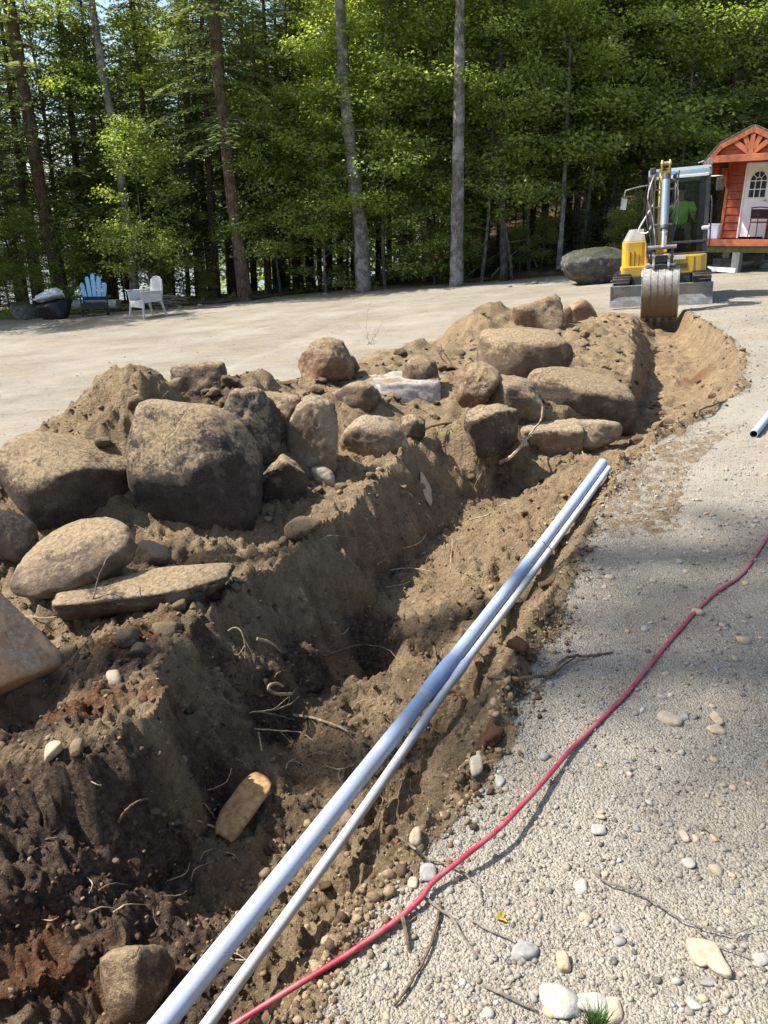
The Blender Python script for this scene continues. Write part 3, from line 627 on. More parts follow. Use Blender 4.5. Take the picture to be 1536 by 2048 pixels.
ICO[0] = (lambda g=(1 + 5 ** .5) / 2: (np.array([(-1, g, 0), (1, g, 0), (-1, -g, 0), (1, -g, 0), (0, -1, g), (0, 1, g), (0, -1, -g), (0, 1, -g), (g, 0, -1), (g, 0, 1), (-g, 0, -1), (-g, 0, 1)], float) / math.sqrt(1 + g * g),
     np.array([(0, 11, 5), (0, 5, 1), (0, 1, 7), (0, 7, 10), (0, 10, 11), (1, 5, 9), (5, 11, 4), (11, 10, 2), (10, 7, 6), (7, 1, 8), (3, 9, 4), (3, 4, 2), (3, 2, 6), (3, 6, 8), (3, 8, 9), (4, 9, 5), (2, 4, 11), (6, 2, 10), (8, 6, 7), (9, 8, 1)])))()
def lumps0(name, pts, size, flat, tint, seed):
    ICO['t'] = ICO[0]; return lumps_mesh(name, pts, size, flat, tint, 't', seed, .25)
def cells(weight, n, seed):
    """n random points on the built ground, drawn with the given weight per grid cell"""
    r_ = np.random.default_rng(seed)
    area = np.gradient(ys)[:, None] * (Y + 1.25) * (aa[1] - aa[0])
    w = (weight * area).ravel(); w = w / w.sum(); i = r_.choice(len(w), n, p=w)
    fx = r_.uniform(-.5, .5, n) * (aa[1] - aa[0]) * (Y.ravel()[i] + 1.25); fy = r_.uniform(-.5, .5, n) * np.gradient(ys)[:, None].repeat(NA, 1).ravel()[i]
    p = VT[i].astype(float).copy(); p[:, 0] += fx; p[:, 1] += fy
    p[:, 2] = [height(a, b) for a, b in p[:, :2]] if n < 4000 else VT[i, 2]
    return p, i
inview = ((X > -0.75 * (Y + .6)) & (X < .72 * (Y + .6)) & (Y > .85)).astype(float)
gw = inview * (1 - np.clip(soilm, 0, 1)) * np.where(X > zat(lipR, Y)[0] - .1, 1.0, .12) / (0.5 + Y) ** 1.95
patch = 0.35 + np.clip(1.3 * fbm(X * 2.2, Y * 2.2, oct=4, seed=131) + .35, 0, 1)
p, i = cells(gw * patch, 34000, 5); sz = np.random.default_rng(6).lognormal(math.log(.0038), .5, len(p)).clip(.0016, .014) * (0.8 + .12 * p[:, 1].clip(0, 8))
r6 = np.random.default_rng(8); p[:, 2] += sz * .1
g = link('gravel', lumps0('gravel', p, sz, r6.uniform(.3, .7, len(p)), r6.uniform(0, 1, len(p)), 9), MAT['pebble']); tag(g, 'loose fine gravel covering the yard', kind='stuff')
cw = inview * np.clip(np.maximum(dug, .9 * rim), 0, 1) / (0.6 + Y) ** 1.35
p, i = cells(cw, 19000, 15); r6 = np.random.default_rng(18); sz = r6.lognormal(math.log(.0058), .55, len(p)).clip(.0025, .035)
hz = zone[i, 1]; rz = zone[i, 2]
c = link('soil_crumbs', lumps0('soil_crumbs', p + np.array([0, 0, .1]) * sz[:, None], sz, r6.uniform(.45, .8, len(p)), np.clip(.55 + .22 * r6.normal(size=len(p)) - .42 * hz, 0, 1), 19), MAT['clod'])
tag(c, 'crumbs of dug soil on the bank and in the trench', kind='stuff')
# spill of soil crumbs over the lip onto the gravel
lw = inview * np.exp(-((SEC - 6.02) / .09) ** 2) * (SEC > 5.85) * FADE / (0.6 + Y) ** 1.5 * (0.15 + np.clip(fbm(X * 4, Y * 4, oct=2, seed=141) + .1, 0, 1))
p, i = cells(lw, 2400, 25); r6 = np.random.default_rng(28); sz = r6.lognormal(math.log(.0062), .5, len(p)).clip(.003, .022)
c = link('lip_crumbs', lumps0('lip_crumbs', p + np.array([0, 0, .3]) * sz[:, None], sz, r6.uniform(.6, .95, len(p)), np.clip(.5 + .25 * r6.normal(size=len(p)), 0, 1), 29), MAT['clod'])
tag(c, 'crumbs of soil spilled along the cut edge of the gravel', kind='stuff')
# single clods
big = cells(inview * np.clip(dug, 0, 1) * (SEC > .3) / (0.6 + Y) ** 1.2, 110, 35)[0]; r6 = np.random.default_rng(38)
protos = []
for s in range(5):
    V, Fc = rock_verts(3, 400 + s, k=9, nplanes=10, amp=.2, jag=.12)
    protos.append(mesh_from('clod', V * [1, .85, .7], Fc))
MAT['clod_one'] = stone_mat('soil_clod', (0.05, 0.033, 0.02), (0.12, 0.08, 0.046), (0.2, 0.14, 0.08), soil=(0.24, 0.165, 0.092), soil_lo=.2, soil_hi=1.0, scale=30, pale=.1)
MAT['clod_red'] = stone_mat('red_peat_clod', (0.06, 0.02, 0.01), (0.15, 0.055, 0.028), (0.24, 0.1, 0.05), soil=(0.2, 0.1, 0.05), soil_lo=.4, soil_hi=1.2, scale=30, pale=.05)
far_ = cells(inview * np.clip(dug, 0, 1) * (SEC > .3) * (Y > 5.5) / (0.6 + Y) ** .6, 120, 36)[0]
for a in far_:
    o = link('soil_clod', protos[r6.integers(5)], MAT['clod_one']); s = min(.1, float(r6.lognormal(math.log(.042), .4))); o.scale = (s, s * .9, s * .75)
    o.rotation_euler = (r6.uniform(-.4, .4), r6.uniform(-.4, .4), r6.uniform(0, 6)); o.location = (a[0], a[1], height(a[0], a[1]) + s * .2)
    tag(o, 'fist sized soil clod on the far heap or far trench sides', 'soil clod', 'soil clods on the far half of the dig')
for a in big:
    o = link('soil_clod', protos[r6.integers(5)], MAT['clod_one']); s = float(r6.lognormal(math.log(.02), .4)); o.scale = (s, s, s)
    o.rotation_euler = (r6.uniform(-.4, .4), r6.uniform(-.4, .4), r6.uniform(0, 6)); o.location = (a[0], a[1], height(a[0], a[1]) + s * .3)
    tag(o, 'brown lump of soil lying loose on the dug earth', 'soil clod', 'loose soil clods on the dug earth')
for px, py, w, lab in [(1040, 1300, .05, 'dark red lump of soil crumbling on the lip of the cut'), (1095, 1232, .045, 'dark clod standing on the gravel by the second shadow band'), (985, 1480, .05, 'rust red peaty clod at the lip above the hose'), (1095, 1175, .05, 'brown clod at the corner of the cut edge'), (500, 1010, .05, 'brown clod leaning on the foot of the largest boulder'), (1270, 888, .08, 'dark rooty clod at the neck of the trench')]:
    q = hit(px, py); pc_ = protos[r6.integers(5)].copy(); pc_.materials.clear(); o = link('soil_clod', pc_, MAT['clod_red' if 'red' in lab else 'clod_one']); o.scale = (w, w * .8, w * .75); o.location = q + np.array([0, 0, w * .3]); o.rotation_euler = (.2, .1, r6.uniform(0, 6)); tag(o, lab, 'soil clod')
rub = cells(inview * (SEC > .6) * (SEC < 3) * np.maximum(FADE, 0) * (Y > 2.6) / (0.6 + Y) ** .9, 130, 55)[0]
cob = []
for s in range(6):
    V, Fc = rock_verts(3, 600 + s, k=14, nplanes=10, lo=.65); me = mesh_from('cobble', V * [1, .8, .65], Fc); me.materials.append(MAT[['stone_brown', 'stone_tan', 'stone_red'][s % 3]]); cob.append(me)
for a in rub:
    o = link('cobble', cob[r6.integers(6)]); s = min(.1, max(.02, float(r6.lognormal(math.log(.04), .4)))); o.scale = (s, s, s); o.rotation_euler = (r6.uniform(-.4, .4), r6.uniform(-.4, .4), r6.uniform(0, 6.28)); o.location = (a[0], a[1], height(a[0], a[1]) + s * .25)
    tag(o, 'small brown cobble lying in the soil between the boulders', 'cobble', 'cobbles in the soil between the boulders')
# single pebbles that stand out of the gravel
pw = inview * (1 - np.clip(soilm, 0, 1)) * (X > zat(lipR, Y)[0] + .03) * (X < .5 * (Y + .4)) * (Y < 5) / (.4 + Y) ** 1.2
pp = cells(pw, 230, 45)[0]; cols = ['p_cream', 'p_grey', 'p_tan', 'p_pink', 'p_grey', 'p_tan', 'p_white']
pm = {}
for a in pp:
    cset = cols[r6.integers(len(cols))]; v = int(r6.integers(4))
    if (cset, v) not in pm:
        V, Fc = rock_verts(2, 500 + v * 7 + len(pm), k=6 + v * 2, nplanes=9, amp=.03)
        pm[cset, v] = mesh_from('pebble', V * [1, .75, .5], Fc); pm[cset, v].materials.append(MAT[cset])
    o = link('pebble', pm[cset, v]); s = float(r6.lognormal(math.log(.0085), .4)) * (1 + .08 * a[1]); o.scale = (s, s, s); o.rotation_euler = (r6.uniform(-.25, .25), r6.uniform(-.25, .25), r6.uniform(0, 6.28))
    o.location = (a[0], a[1], height(a[0], a[1]) + s * .15); tag(o, 'small loose pebble lying on the gravel right of the trench', 'pebble', 'loose pebbles on the gravel beside the trench')

# ================================================================== PIPES AND HOSE
def smooth_path(pts, n=6):
    pts = [np.array(p) for p in pts]; out = []
    for i in range(len(pts) - 1):
        p0 = pts[max(i - 1, 0)]; p1 = pts[i]; p2 = pts[i + 1]; p3 = pts[min(i + 2, len(pts) - 1)]
        for k in range(n):
            t = k / n; out.append(.5 * ((2 * p1) + (-p0 + p2) * t + (2 * p0 - 5 * p1 + 4 * p2 - p3) * t * t + (-p0 + 3 * p1 - 3 * p2 + p3) * t ** 3))
    return out + [pts[-1]]
def lerp(a, b, t): return tuple(np.array(a) * (1 - t) + np.array(b) * t)
def sag(a, b, n, s): return [Vector(lerp(a, b, k / n)) - Vector((0, 0, s * 4 * (k / n) * (1 - k / n))) for k in range(n + 1)]
def hollow(mb, pts, rad, n=16, wall=.12):
    mb.tube(pts, rad, n, caps=False)
def pipe(name, label, a, b, rad, mat, sagz, cat='pipe', end=True, n=18):
    pts = sag(a, b, n, sagz); r = empty(name, pts[0]); tag(r, label, cat)
    loc = [p - pts[0] for p in pts]
    o = MB().tube(loc, rad, 20, caps=False).build('tube', mat, r, smooth=True)
    inner = MB().tube([loc[-1] - (loc[-1] - loc[-2]).normalized() * .25, loc[-1]], rad * .86, 20, caps=False).build('inside', MAT['hole'], r, smooth=True)
    d = (loc[-1] - loc[-2]).normalized(); rim_ = MB(); V = []
    a_ = d.cross(Vector((0, 0, 1))).normalized(); b_ = d.cross(a_)
    V = [loc[-1] + d * .001 + (a_ * math.cos(k * math.pi / 10) + b_ * math.sin(k * math.pi / 10)) * q for q in (rad, rad * .86) for k in range(20)]
    rim_.add(V, [(k, (k + 1) % 20, 20 + (k + 1) % 20, 20 + k) for k in range(20)]).build('rim', mat, r)
    return r, pts, loc
def along(pts, t):
    f = t * (len(pts) - 1); i = min(int(f), len(pts) - 2); return Vector(pts[i]).lerp(Vector(pts[i + 1]), f - i)
def find_t(pts, py):
    best = min(((abs(project(along(pts, k / 400))[1] - py), k / 400) for k in range(401))); return best[1]
def project(p):
    x, y, z = p[0], p[1], p[2] - CAMZ; dz = y * CP - z * SP; return 768 + F * x / dz, 1024 + F * (-(y * SP + z * CP)) / dz
pa, pb = PA, PB.copy(); pb[2] = max(pb[2], height(pb[0], pb[1]) + RB)
r1, pts1, loc1 = pipe('drain_pipe', 'thick pale blue grey plastic pipe running down the trench', pa, pb, RB, MAT['pvc'], .035)
t0, t1 = find_t(pts1, 1388), find_t(pts1, 1318)
cpl = MB().tube([along(loc1, t0 + (t1 - t0) * k / 4) for k in range(5)], [RB * 1.02, RB * 1.17, RB * 1.17, RB * 1.17, RB * 1.02], 20).build('coupling', MAT['pvc_coupling'], r1, smooth=True)
sa_, sb = SA, SB.copy(); sb[2] = max(sb[2] - .02, height(sb[0], sb[1]) + RS)
tm = find_t(pts1, 1345)
dxy = Vector((pts1[-1] - pts1[0]).xy).normalized(); sd = Vector((dxy.y, -dxy.x, 0)) * (RB + RS) * 1.04 - Vector((0, 0, RB - RS))
ctrl = [Vector(sa_), Vector(sa_).lerp(along(pts1, tm) + sd, .5) + Vector((.004, 0, -.012))] + [along(pts1, tm + (1 - tm) * f) + sd for f in (0, .35, .7, .985)]
def pipe_path(name, label, pts, rad, mat):
    pts = [Vector(p) for p in smooth_path([tuple(p) for p in pts], 8)]; r = empty(name, pts[0]); tag(r, label, 'pipe'); loc = [p - pts[0] for p in pts]
    MB().tube(loc, rad, 18, caps=False).build('tube', mat, r, smooth=True); MB().tube([loc[-1] - (loc[-1] - loc[-2]).normalized() * .2, loc[-1]], rad * .84, 16, caps=False).build('inside', MAT['hole'], r, smooth=True)
    return r, pts, loc
r2, pts2, loc2 = pipe_path('conduit_pipe', 'thin white plastic pipe lying beside the thick one', ctrl, RS, MAT['pvc_white'])
t0, t1 = find_t(pts2, 1362), find_t(pts2, 1322)
MB().tube([along(loc2, t0 + (t1 - t0) * k / 4) for k in range(5)], [RS * 1.02, RS * 1.25, RS * 1.25, RS * 1.25, RS * 1.02], 16).build('coupling', MAT['pvc'], r2, smooth=True)
# the faint line of small print on the thin pipe (short dark strokes too small to read)
pr = MB(); tt = find_t(pts2, 1990)
axis = Vector(loc2[1] - loc2[0]).normalized(); side = axis.cross(Vector((0, 0, 1))).normalized(); nrm = side.cross(axis).normalized()
if nrm.z < 0: nrm = -nrm
lp = random.Random(4); s = tt; L2 = (Vector(pts2[-1]) - Vector(pts2[0])).length
end_t = find_t(pts2, 1660)
while s < end_t:
    c0 = along(loc2, s); dirn = (nrm * .93 - side * .36).normalized(); w = lp.choice([.002, .003, .004])
    o_ = c0 + dirn * (RS * 1.012); t2 = axis.cross(dirn).normalized()
    hgt = lp.choice([.0012, .0018, .0018])
    pr.add([o_ - axis * w / 2 - t2 * hgt, o_ + axis * w / 2 - t2 * hgt, o_ + axis * w / 2 + t2 * hgt, o_ - axis * w / 2 + t2 * hgt], [(0, 1, 2, 3)])
    s += (w + lp.choice([.0012, .0012, .0012, .006])) / L2
pr.build('print_line', MAT['print'], r2, smooth=False)
# dark tie round both pipes
tq = find_t(pts1, 1092); c1 = along(pts1, tq); c2 = along(pts2, find_t(pts2, 1104)); ax = (Vector(pts1[-1]) - Vector(pts1[0])).normalized()
mid = (c1 + c2) / 2; ac = (c2 - c1).normalized(); up_ = ax.cross(ac).normalized(); hw = (c2 - c1).length / 2
ring = [mid + ac * (hw + RB * 1.08) * math.cos(k * math.pi / 10) * (1 if math.cos(k * math.pi / 10) < 0 else .9) + up_ * RB * 1.12 * math.sin(k * math.pi / 10) for k in range(21)]
tie = MB().tube([p - mid for p in ring], .0028, 6).build('pipe_tie', MAT['print'], smooth=True); tie.location = mid; tag(tie, 'thin dark tie looped round the two pipes', 'tie')
# loose pipe at the edge of the picture
q0 = hit(1506, 876); q1 = hit(1600, 762); q0[2] += .03; q1[2] += .03
pipe('drain_pipe', 'end of another grey pipe lying alone on the gravel', q1, q0, .03, MAT['pvc'], -.002, n=6)
# hose
hp = [(380, 2110, .06), (470, 2048, .06), (560, 1992, .05), (700, 1905, .04), (790, 1842, .025), (838, 1800, .02), (868, 1763, .02), (930, 1712, .045), (1000, 1655, .05), (1062, 1590, .035), (1100, 1548, .02), (1150, 1490, .005), (1235, 1408, .0), (1292, 1340, .0), (1352, 1268, .0), (1420, 1195, .0), (1482, 1150, .0), (1512, 1108, .0), (1545, 1060, .0), (1600, 990, .0)]
HR = .0076
hpts = []
for px, py, l in hp:
    q = hit(px, py); d_ = ray(px, py); 
    q = q - d_ * ((l + HR * .8) / -d_[2]); hpts.append(q)
k0, k1 = 1, 4
ta, tb = HA[1] / ray(470, 2048)[1], HB[1] / ray(790, 1842)[1]
for k in range(0, k1 + 1):
    f = (hp[k][1] - hp[k0][1]) / (hp[k1][1] - hp[k0][1]); hpts[k] = P(hp[k][0], hp[k][1], 1 / ((1 - f) / ta + f / tb))
hs_ = smooth_path(hpts, 18); hs_ = [np.array([q[0], q[1], max(q[2], height(q[0], q[1]) + HR * .9)]) for q in hs_]
hz_ = np.array([q[2] for q in hs_]); hz_ = np.maximum(np.convolve(np.pad(hz_, 4, 'edge'), np.ones(9) / 9, 'valid'), hz_ - .012)
gz_ = np.array([max(height(q[0] + a, q[1] + b) for a in (-.012, 0, .012) for b in (-.012, 0, .012)) + HR * .75 for q in hs_])
hz_ = np.maximum(hz_, gz_); hz_ = np.maximum(np.convolve(np.pad(hz_, 6, 'edge'), np.ones(13) / 13, 'valid'), gz_)
hs_ = [np.array([q[0], q[1], z]) for q, z in zip(hs_, hz_)]
ho = MB().tube(hs_, HR, 14).build('hose', MAT['hose'], smooth=True); tag(ho, 'red rubber hose lying across the gravel beside the trench', 'hose')

# ================================================================== ROOTS, TWIGS
def strand(name, label, pts, r0, r1, mat, cat, group=None, forks=(), lift=.012, wob=.12, seed=0):
    """pts: (px, py, lift) along the ground; forks: (index, [(px, py, lift) ...])"""
    rr = random.Random(hash((pts[0][0], pts[0][1], seed)) & 0xffff); mb = MB()
    def path(pp):
        Q = []
        for a in pp:
            q = hit(a[0], a[1]); l = a[2] if len(a) > 2 else lift; d_ = ray(a[0], a[1]); Q.append(q - d_ * (l / -d_[2]))
        S = smooth_path(Q, 5); ln = np.linalg.norm(np.array(S[-1]) - S[0]) / max(1, len(S))
        return [s + np.array([rr.uniform(-1, 1), rr.uniform(-1, 1), rr.uniform(-.6, 1)]) * ln * wob for s in S]
    m_ = path(pts); n = len(m_); mb.tube(m_, [r0 + (r1 - r0) * k / (n - 1) for k in range(n)], 6)
    for i, pp in forks:
        s = path(pp); k = len(s); rf = r0 + (r1 - r0) * i; mb.tube(s, [rf * .8 + (r1 * .7 - rf * .8) * q / (k - 1) for q in range(k)], 5)
    o = mb.build(name, mat, smooth=True); return tag(o, label, cat, group)
RT, RD = MAT['root'], MAT['root_dark']
strand('root', 'short thick pale root poking from the cut bank', [(514, 1277, .03), (538, 1284, .04), (552, 1294, .03), (563, 1306, .0)], .008, .005, RT, 'root')
strand('root', 'pale root curled like a hook in the trench', [(582, 1388, .02), (556, 1388, .05), (538, 1380, .06), (540, 1370, .06), (556, 1367, .04), (566, 1373, .02)], .009, .006, RT, 'root')
strand('root', 'long curved root hanging over the right lip of the cut', [(905, 1383, .01), (870, 1392, .03), (838, 1405, .04), (812, 1430, .05), (806, 1470, .05), (808, 1508, .02)], .010, .006, RD, 'root')
strand('root', 'wavy brown root lying out on the gravel', [(968, 1352, .005), (1020, 1358, .015), (1080, 1352, .02), (1105, 1345, .02), (1120, 1325, .03), (1145, 1312, .025), (1175, 1312, .01), (1225, 1304, .005)], .009, .005, RD, 'root', forks=[(.3, [(1085, 1353, .01), (1110, 1347, .01), (1128, 1330, .01), (1150, 1316, .01)])])
strand('root', 'thin root fan spread on the floor near the bank', [(500, 1425, .02), (545, 1420, .02), (580, 1408, .02), (598, 1392, .03)], .0035, .002, RT, 'root', forks=[(.4, [(545, 1420, .02), (570, 1400, .03), (595, 1375, .02)]), (.5, [(520, 1424, .02), (560, 1432, .02), (590, 1440, .02)])])
strand('root', 'long thin root crossing below the thick pipe', [(588, 1430, .01), (640, 1440, .03), (690, 1460, .02), (705, 1470, .0)], .0065, .004, RT, 'root')
strand('root', 'branched pale root above the rusty stone', [(510, 1458, .01), (560, 1462, .02), (600, 1465, .02), (630, 1485, .01)], .004, .002, RT, 'root', forks=[(.4, [(560, 1462, .01), (575, 1478, .01), (590, 1492, .0)])])
strand('root', 'straight stub of pale root standing beside the branched one', [(517, 1465, .02), (520, 1482, .015), (524, 1502, .0)], .005, .004, RT, 'root')
strand('root', 'arched root on the dark slope at the pit corner', [(228, 1662, .0), (242, 1635, .03), (262, 1612, .05), (295, 1598, .05), (332, 1614, .01)], .0065, .003, RD, 'root')
strand('root', 'long root reaching from the dark slope to the rusty stone', [(285, 1665, .0), (330, 1652, .02), (390, 1642, .03), (428, 1655, .02), (462, 1678, .0)], .0055, .003, RT, 'root', forks=[(.5, [(390, 1642, .02), (345, 1680, .02), (315, 1712, .01)]), (.7, [(376, 1668, .02), (350, 1672, .01), (340, 1695, .0)])])
strand('root', 'thin upright twig standing from the low slab', [(180, 1235, .0), (186, 1200, .12), (196, 1160, .2), (207, 1130, .28), (219, 1108, .33)], .005, .002, MAT['twig'], 'twig', forks=[(.5, [(196, 1160, .2), (188, 1150, .22), (178, 1142, .24)])])
strand('root', 'bent twig beside the low slab', [(247, 1222, .0), (262, 1205, .04), (278, 1190, .08), (287, 1172, .12)], .0045, .002, MAT['twig'], 'twig')
strand('root', 'slender root strand running up the reddish bank', [(85, 1395, .01), (130, 1350, .015), (165, 1290, .015), (210, 1245, .015), (280, 1215, .01), (370, 1185, .005)], .005, .003, RD, 'root')
strand('root', 'wispy root along the gravelly pocket above the pink wedge', [(50, 1232, .01), (90, 1235, .01), (150, 1229, .01)], .003, .002, RT, 'root')
strand('root', 'fine dangling root bunch on the cut face', [(455, 1262, .02), (470, 1255, .03), (484, 1266, .04), (490, 1300, .03), (488, 1330, .01)], .0035, .002, RT, 'root', forks=[(.4, [(484, 1270, .03), (505, 1310, .03), (512, 1345, .01)]), (.3, [(490, 1290, .03), (475, 1310, .03), (462, 1300, .01)]), (.5, [(490, 1300, .03), (500, 1330, .02), (505, 1360, .0)])])
strand('root', 'forked root high in the trench below the angular boulder', [(805, 1097, .01), (830, 1090, .03), (845, 1080, .05), (852, 1068, .05)], .0045, .002, RT, 'root')
strand('root', 'upright pale root by the trench floor', [(900, 1140, .0), (902, 1115, .05), (905, 1090, .08), (904, 1078, .09)], .004, .002, RT, 'root')
strand('root', 'level root crossing the shaded notch', [(780, 1140, .01), (820, 1136, .02), (862, 1142, .01)], .004, .002, RT, 'root')
strand('root', 'second level root a little lower in the notch', [(770, 1175, .01), (800, 1170, .02), (820, 1163, .02)], .0035, .002, RT, 'root')
strand('root', 'thick dark root sloping out of the bank foot', [(630, 1318, .0), (670, 1305, .02), (700, 1295, .03), (735, 1288, .0)], .009, .005, RD, 'root')
strand('root', 'root stub under the thin pipe', [(865, 1355, .02), (872, 1325, .05), (868, 1295, .06)], .012, .007, RD, 'root')
strand('root', 'root along the upper trench floor by the neck', [(940, 1040, .01), (975, 1030, .02), (1000, 1012, .02), (1040, 1000, .0)], .006, .004, RT, 'root')
strand('root', 'vertical fine root hanging near the pipe end of the bank', [(948, 975, .02), (955, 960, .05), (962, 948, .03)], .004, .002, RT, 'root')
strand('root', 'pale broken root beside the brown pit block', [(285, 1958, .02), (300, 1985, .03), (315, 2005, .01)], .008, .006, RT, 'root')
strand('root', 'thick forked root wrapped round the tan block', [(1000, 925, .02), (1020, 915, .06), (1040, 895, .08), (1055, 875, .06), (1075, 862, .02)], .016, .007, RT, 'root', forks=[(.3, [(1040, 898, .06), (1065, 862, .08), (1082, 840, .1), (1085, 812, .12)]), (.5, [(1060, 868, .05), (1110, 862, .05), (1150, 878, .03), (1168, 910, .0)])])
strand('root', 'stick lying across the heap by the cobble', [(848, 858, .01), (875, 850, .03), (905, 845, .02)], .012, .008, RD, 'root')
strand('root', 'thin stick in the far trench floor', [(1385, 828, .02), (1420, 812, .03), (1452, 800, .01)], .01, .006, RD, 'root')
strand('twig', 'tall thin weed stalk rising behind the lone brown boulder', [(738, 690, .0), (732, 660, .15), (735, 625, .3), (742, 604, .42)], .007, .003, MAT['twig'], 'twig', forks=[(.3, [(738, 685, .0), (724, 660, .12), (712, 645, .2)]), (.3, [(742, 690, 0), (746, 672, .1), (750, 662, .14)])])
strand('twig', 'short dark stick standing in the heap behind the pale slab', [(882, 715, .0), (881, 700, .08), (880, 688, .13)], .006, .004, MAT['twig'], 'twig')
strand('twig', 'thin stick poking up behind the sandy mound', [(322, 800, .0), (330, 790, .04), (337, 782, .07)], .004, .002, MAT['twig'], 'twig')
TW = MAT['twig']
strand('twig', 'long forked grey twig crossing under the red hose', [(792, 1672, .01), (820, 1690, .015), (850, 1715, .012), (895, 1730, .012), (935, 1752, .012), (960, 1780, .01), (962, 1808, .005)], .004, .002, TW, 'twig')
strand('twig', 'pale stick running down the gravel from the hose bend', [(845, 1793, .01), (880, 1818, .012), (905, 1838, .012), (930, 1880, .012), (965, 1920, .012), (1003, 1958, .01)], .0042, .002, TW, 'twig')
strand('twig', 'short twig slanting below the yellow leaf', [(940, 1838, .01), (975, 1858, .012), (1025, 1882, .008)], .003, .002, TW, 'twig')
strand('twig', 'stout grey stick left of the broad pale slab', [(965, 1970, .008), (1000, 1985, .012), (1035, 2003, .012), (1072, 2020, .008)], .005, .003, TW, 'twig')
strand('twig', 'long slender branched twig slanting over the pebbles', [(1180, 1736, .01), (1210, 1762, .015), (1260, 1780, .015), (1310, 1805, .018), (1365, 1840, .018), (1420, 1858, .015), (1465, 1872, .01)], .003, .002, TW, 'twig', forks=[(.1, [(1262, 1780, .015), (1275, 1760, .02), (1268, 1740, .02)]), (.5, [(1385, 1848, .015), (1430, 1888, .012), (1505, 1916, .008)]), (.6, [(1465, 1872, .012), (1500, 1855, .015), (1540, 1848, .015)])])
strand('twig', 'thin green tinged stem on the gravel near the picture edge', [(1405, 1652, .01), (1430, 1672, .012), (1458, 1700, .008)], .0028, .0018, TW, 'twig')
strand('twig', 'dark twig lying down the soil edge below the hose', [(880, 1808, .008), (872, 1855, .01), (850, 1915, .01), (815, 1975, .01), (788, 2012, .006)], .0045, .003, RD, 'twig')
strand('twig', 'curved bark strip at the cut edge under the hose', [(800, 1815, .01), (808, 1845, .02), (815, 1880, .015), (820, 1905, .0)], .007, .004, RD, 'twig')
r9 = random.Random(33)
for k in range(75):
    px, py = r9.choice([(r9.uniform(430, 720), r9.uniform(1330, 1560)), (r9.uniform(60, 420), r9.uniform(1560, 1850)), (r9.uniform(600, 950), r9.uniform(1050, 1300)), (r9.uniform(300, 560), r9.uniform(1680, 1950)), (r9.uniform(620, 900), r9.uniform(1400, 1640))])
    a = r9.uniform(0, 6.28); l = r9.uniform(12, 42)
    strand('root', 'fine hair root sticking out of the trench soil', [(px, py, .004), (px + l * math.cos(a), py + l * math.sin(a) * .7, r9.uniform(.01, .03)), (px + 2 * l * math.cos(a + .4), py + 1.4 * l * math.sin(a + .4), .006)], r9.uniform(.0018, .0036), .0012, r9.choice([RT, RT, RD]), 'root', 'fine hair roots in the trench soil', seed=k)
# yellow leaf
def leaf_flat(px, py, size, mat, label, rot):
    q = hit(px, py); n = 9; V = []; 
    out = [(0, 0), (.25, .32), (.55, .38), (.5, .12), (.95, .2), (1.15, 0), (.95, -.18), (.5, -.1), (.6, -.4), (.28, -.33)]
    V = [(u * size, v * size, .006 + .012 * abs(v) + .006 * math.sin(u * 5)) for u, v in out] + [(.45 * size, 0, .003)]
    Fc = [(i, (i + 1) % 10, 10) for i in range(10)]
    o = link('fallen_leaf', mesh_from('fallen_leaf', V, Fc, False), mat); o.location = q; o.rotation_euler = (0, .1, rot); return tag(o, label, 'leaf')
MAT['leaf_yellow'] = simple('dry_yellow_leaf', (0.5, 0.36, 0.07), 0.6, 0, .2, 40, .3, .2)
MAT['leaf_brown'] = simple('dry_brown_leaf', (0.2, 0.1, 0.04), 0.7, 0, .2, 40, .3, .2)
leaf_flat(990, 1840, .045, MAT['leaf_yellow'], 'dry yellow leaf lying on the gravel', .1)
leaf_flat(815, 1850, .05, MAT['leaf_brown'], 'brown dead leaf at the soil edge below the hose', 1.3)
leaf_flat(790, 1700, .05, MAT['leaf_brown'], 'brown dead leaf on the slope above the hose bend', 1.5)
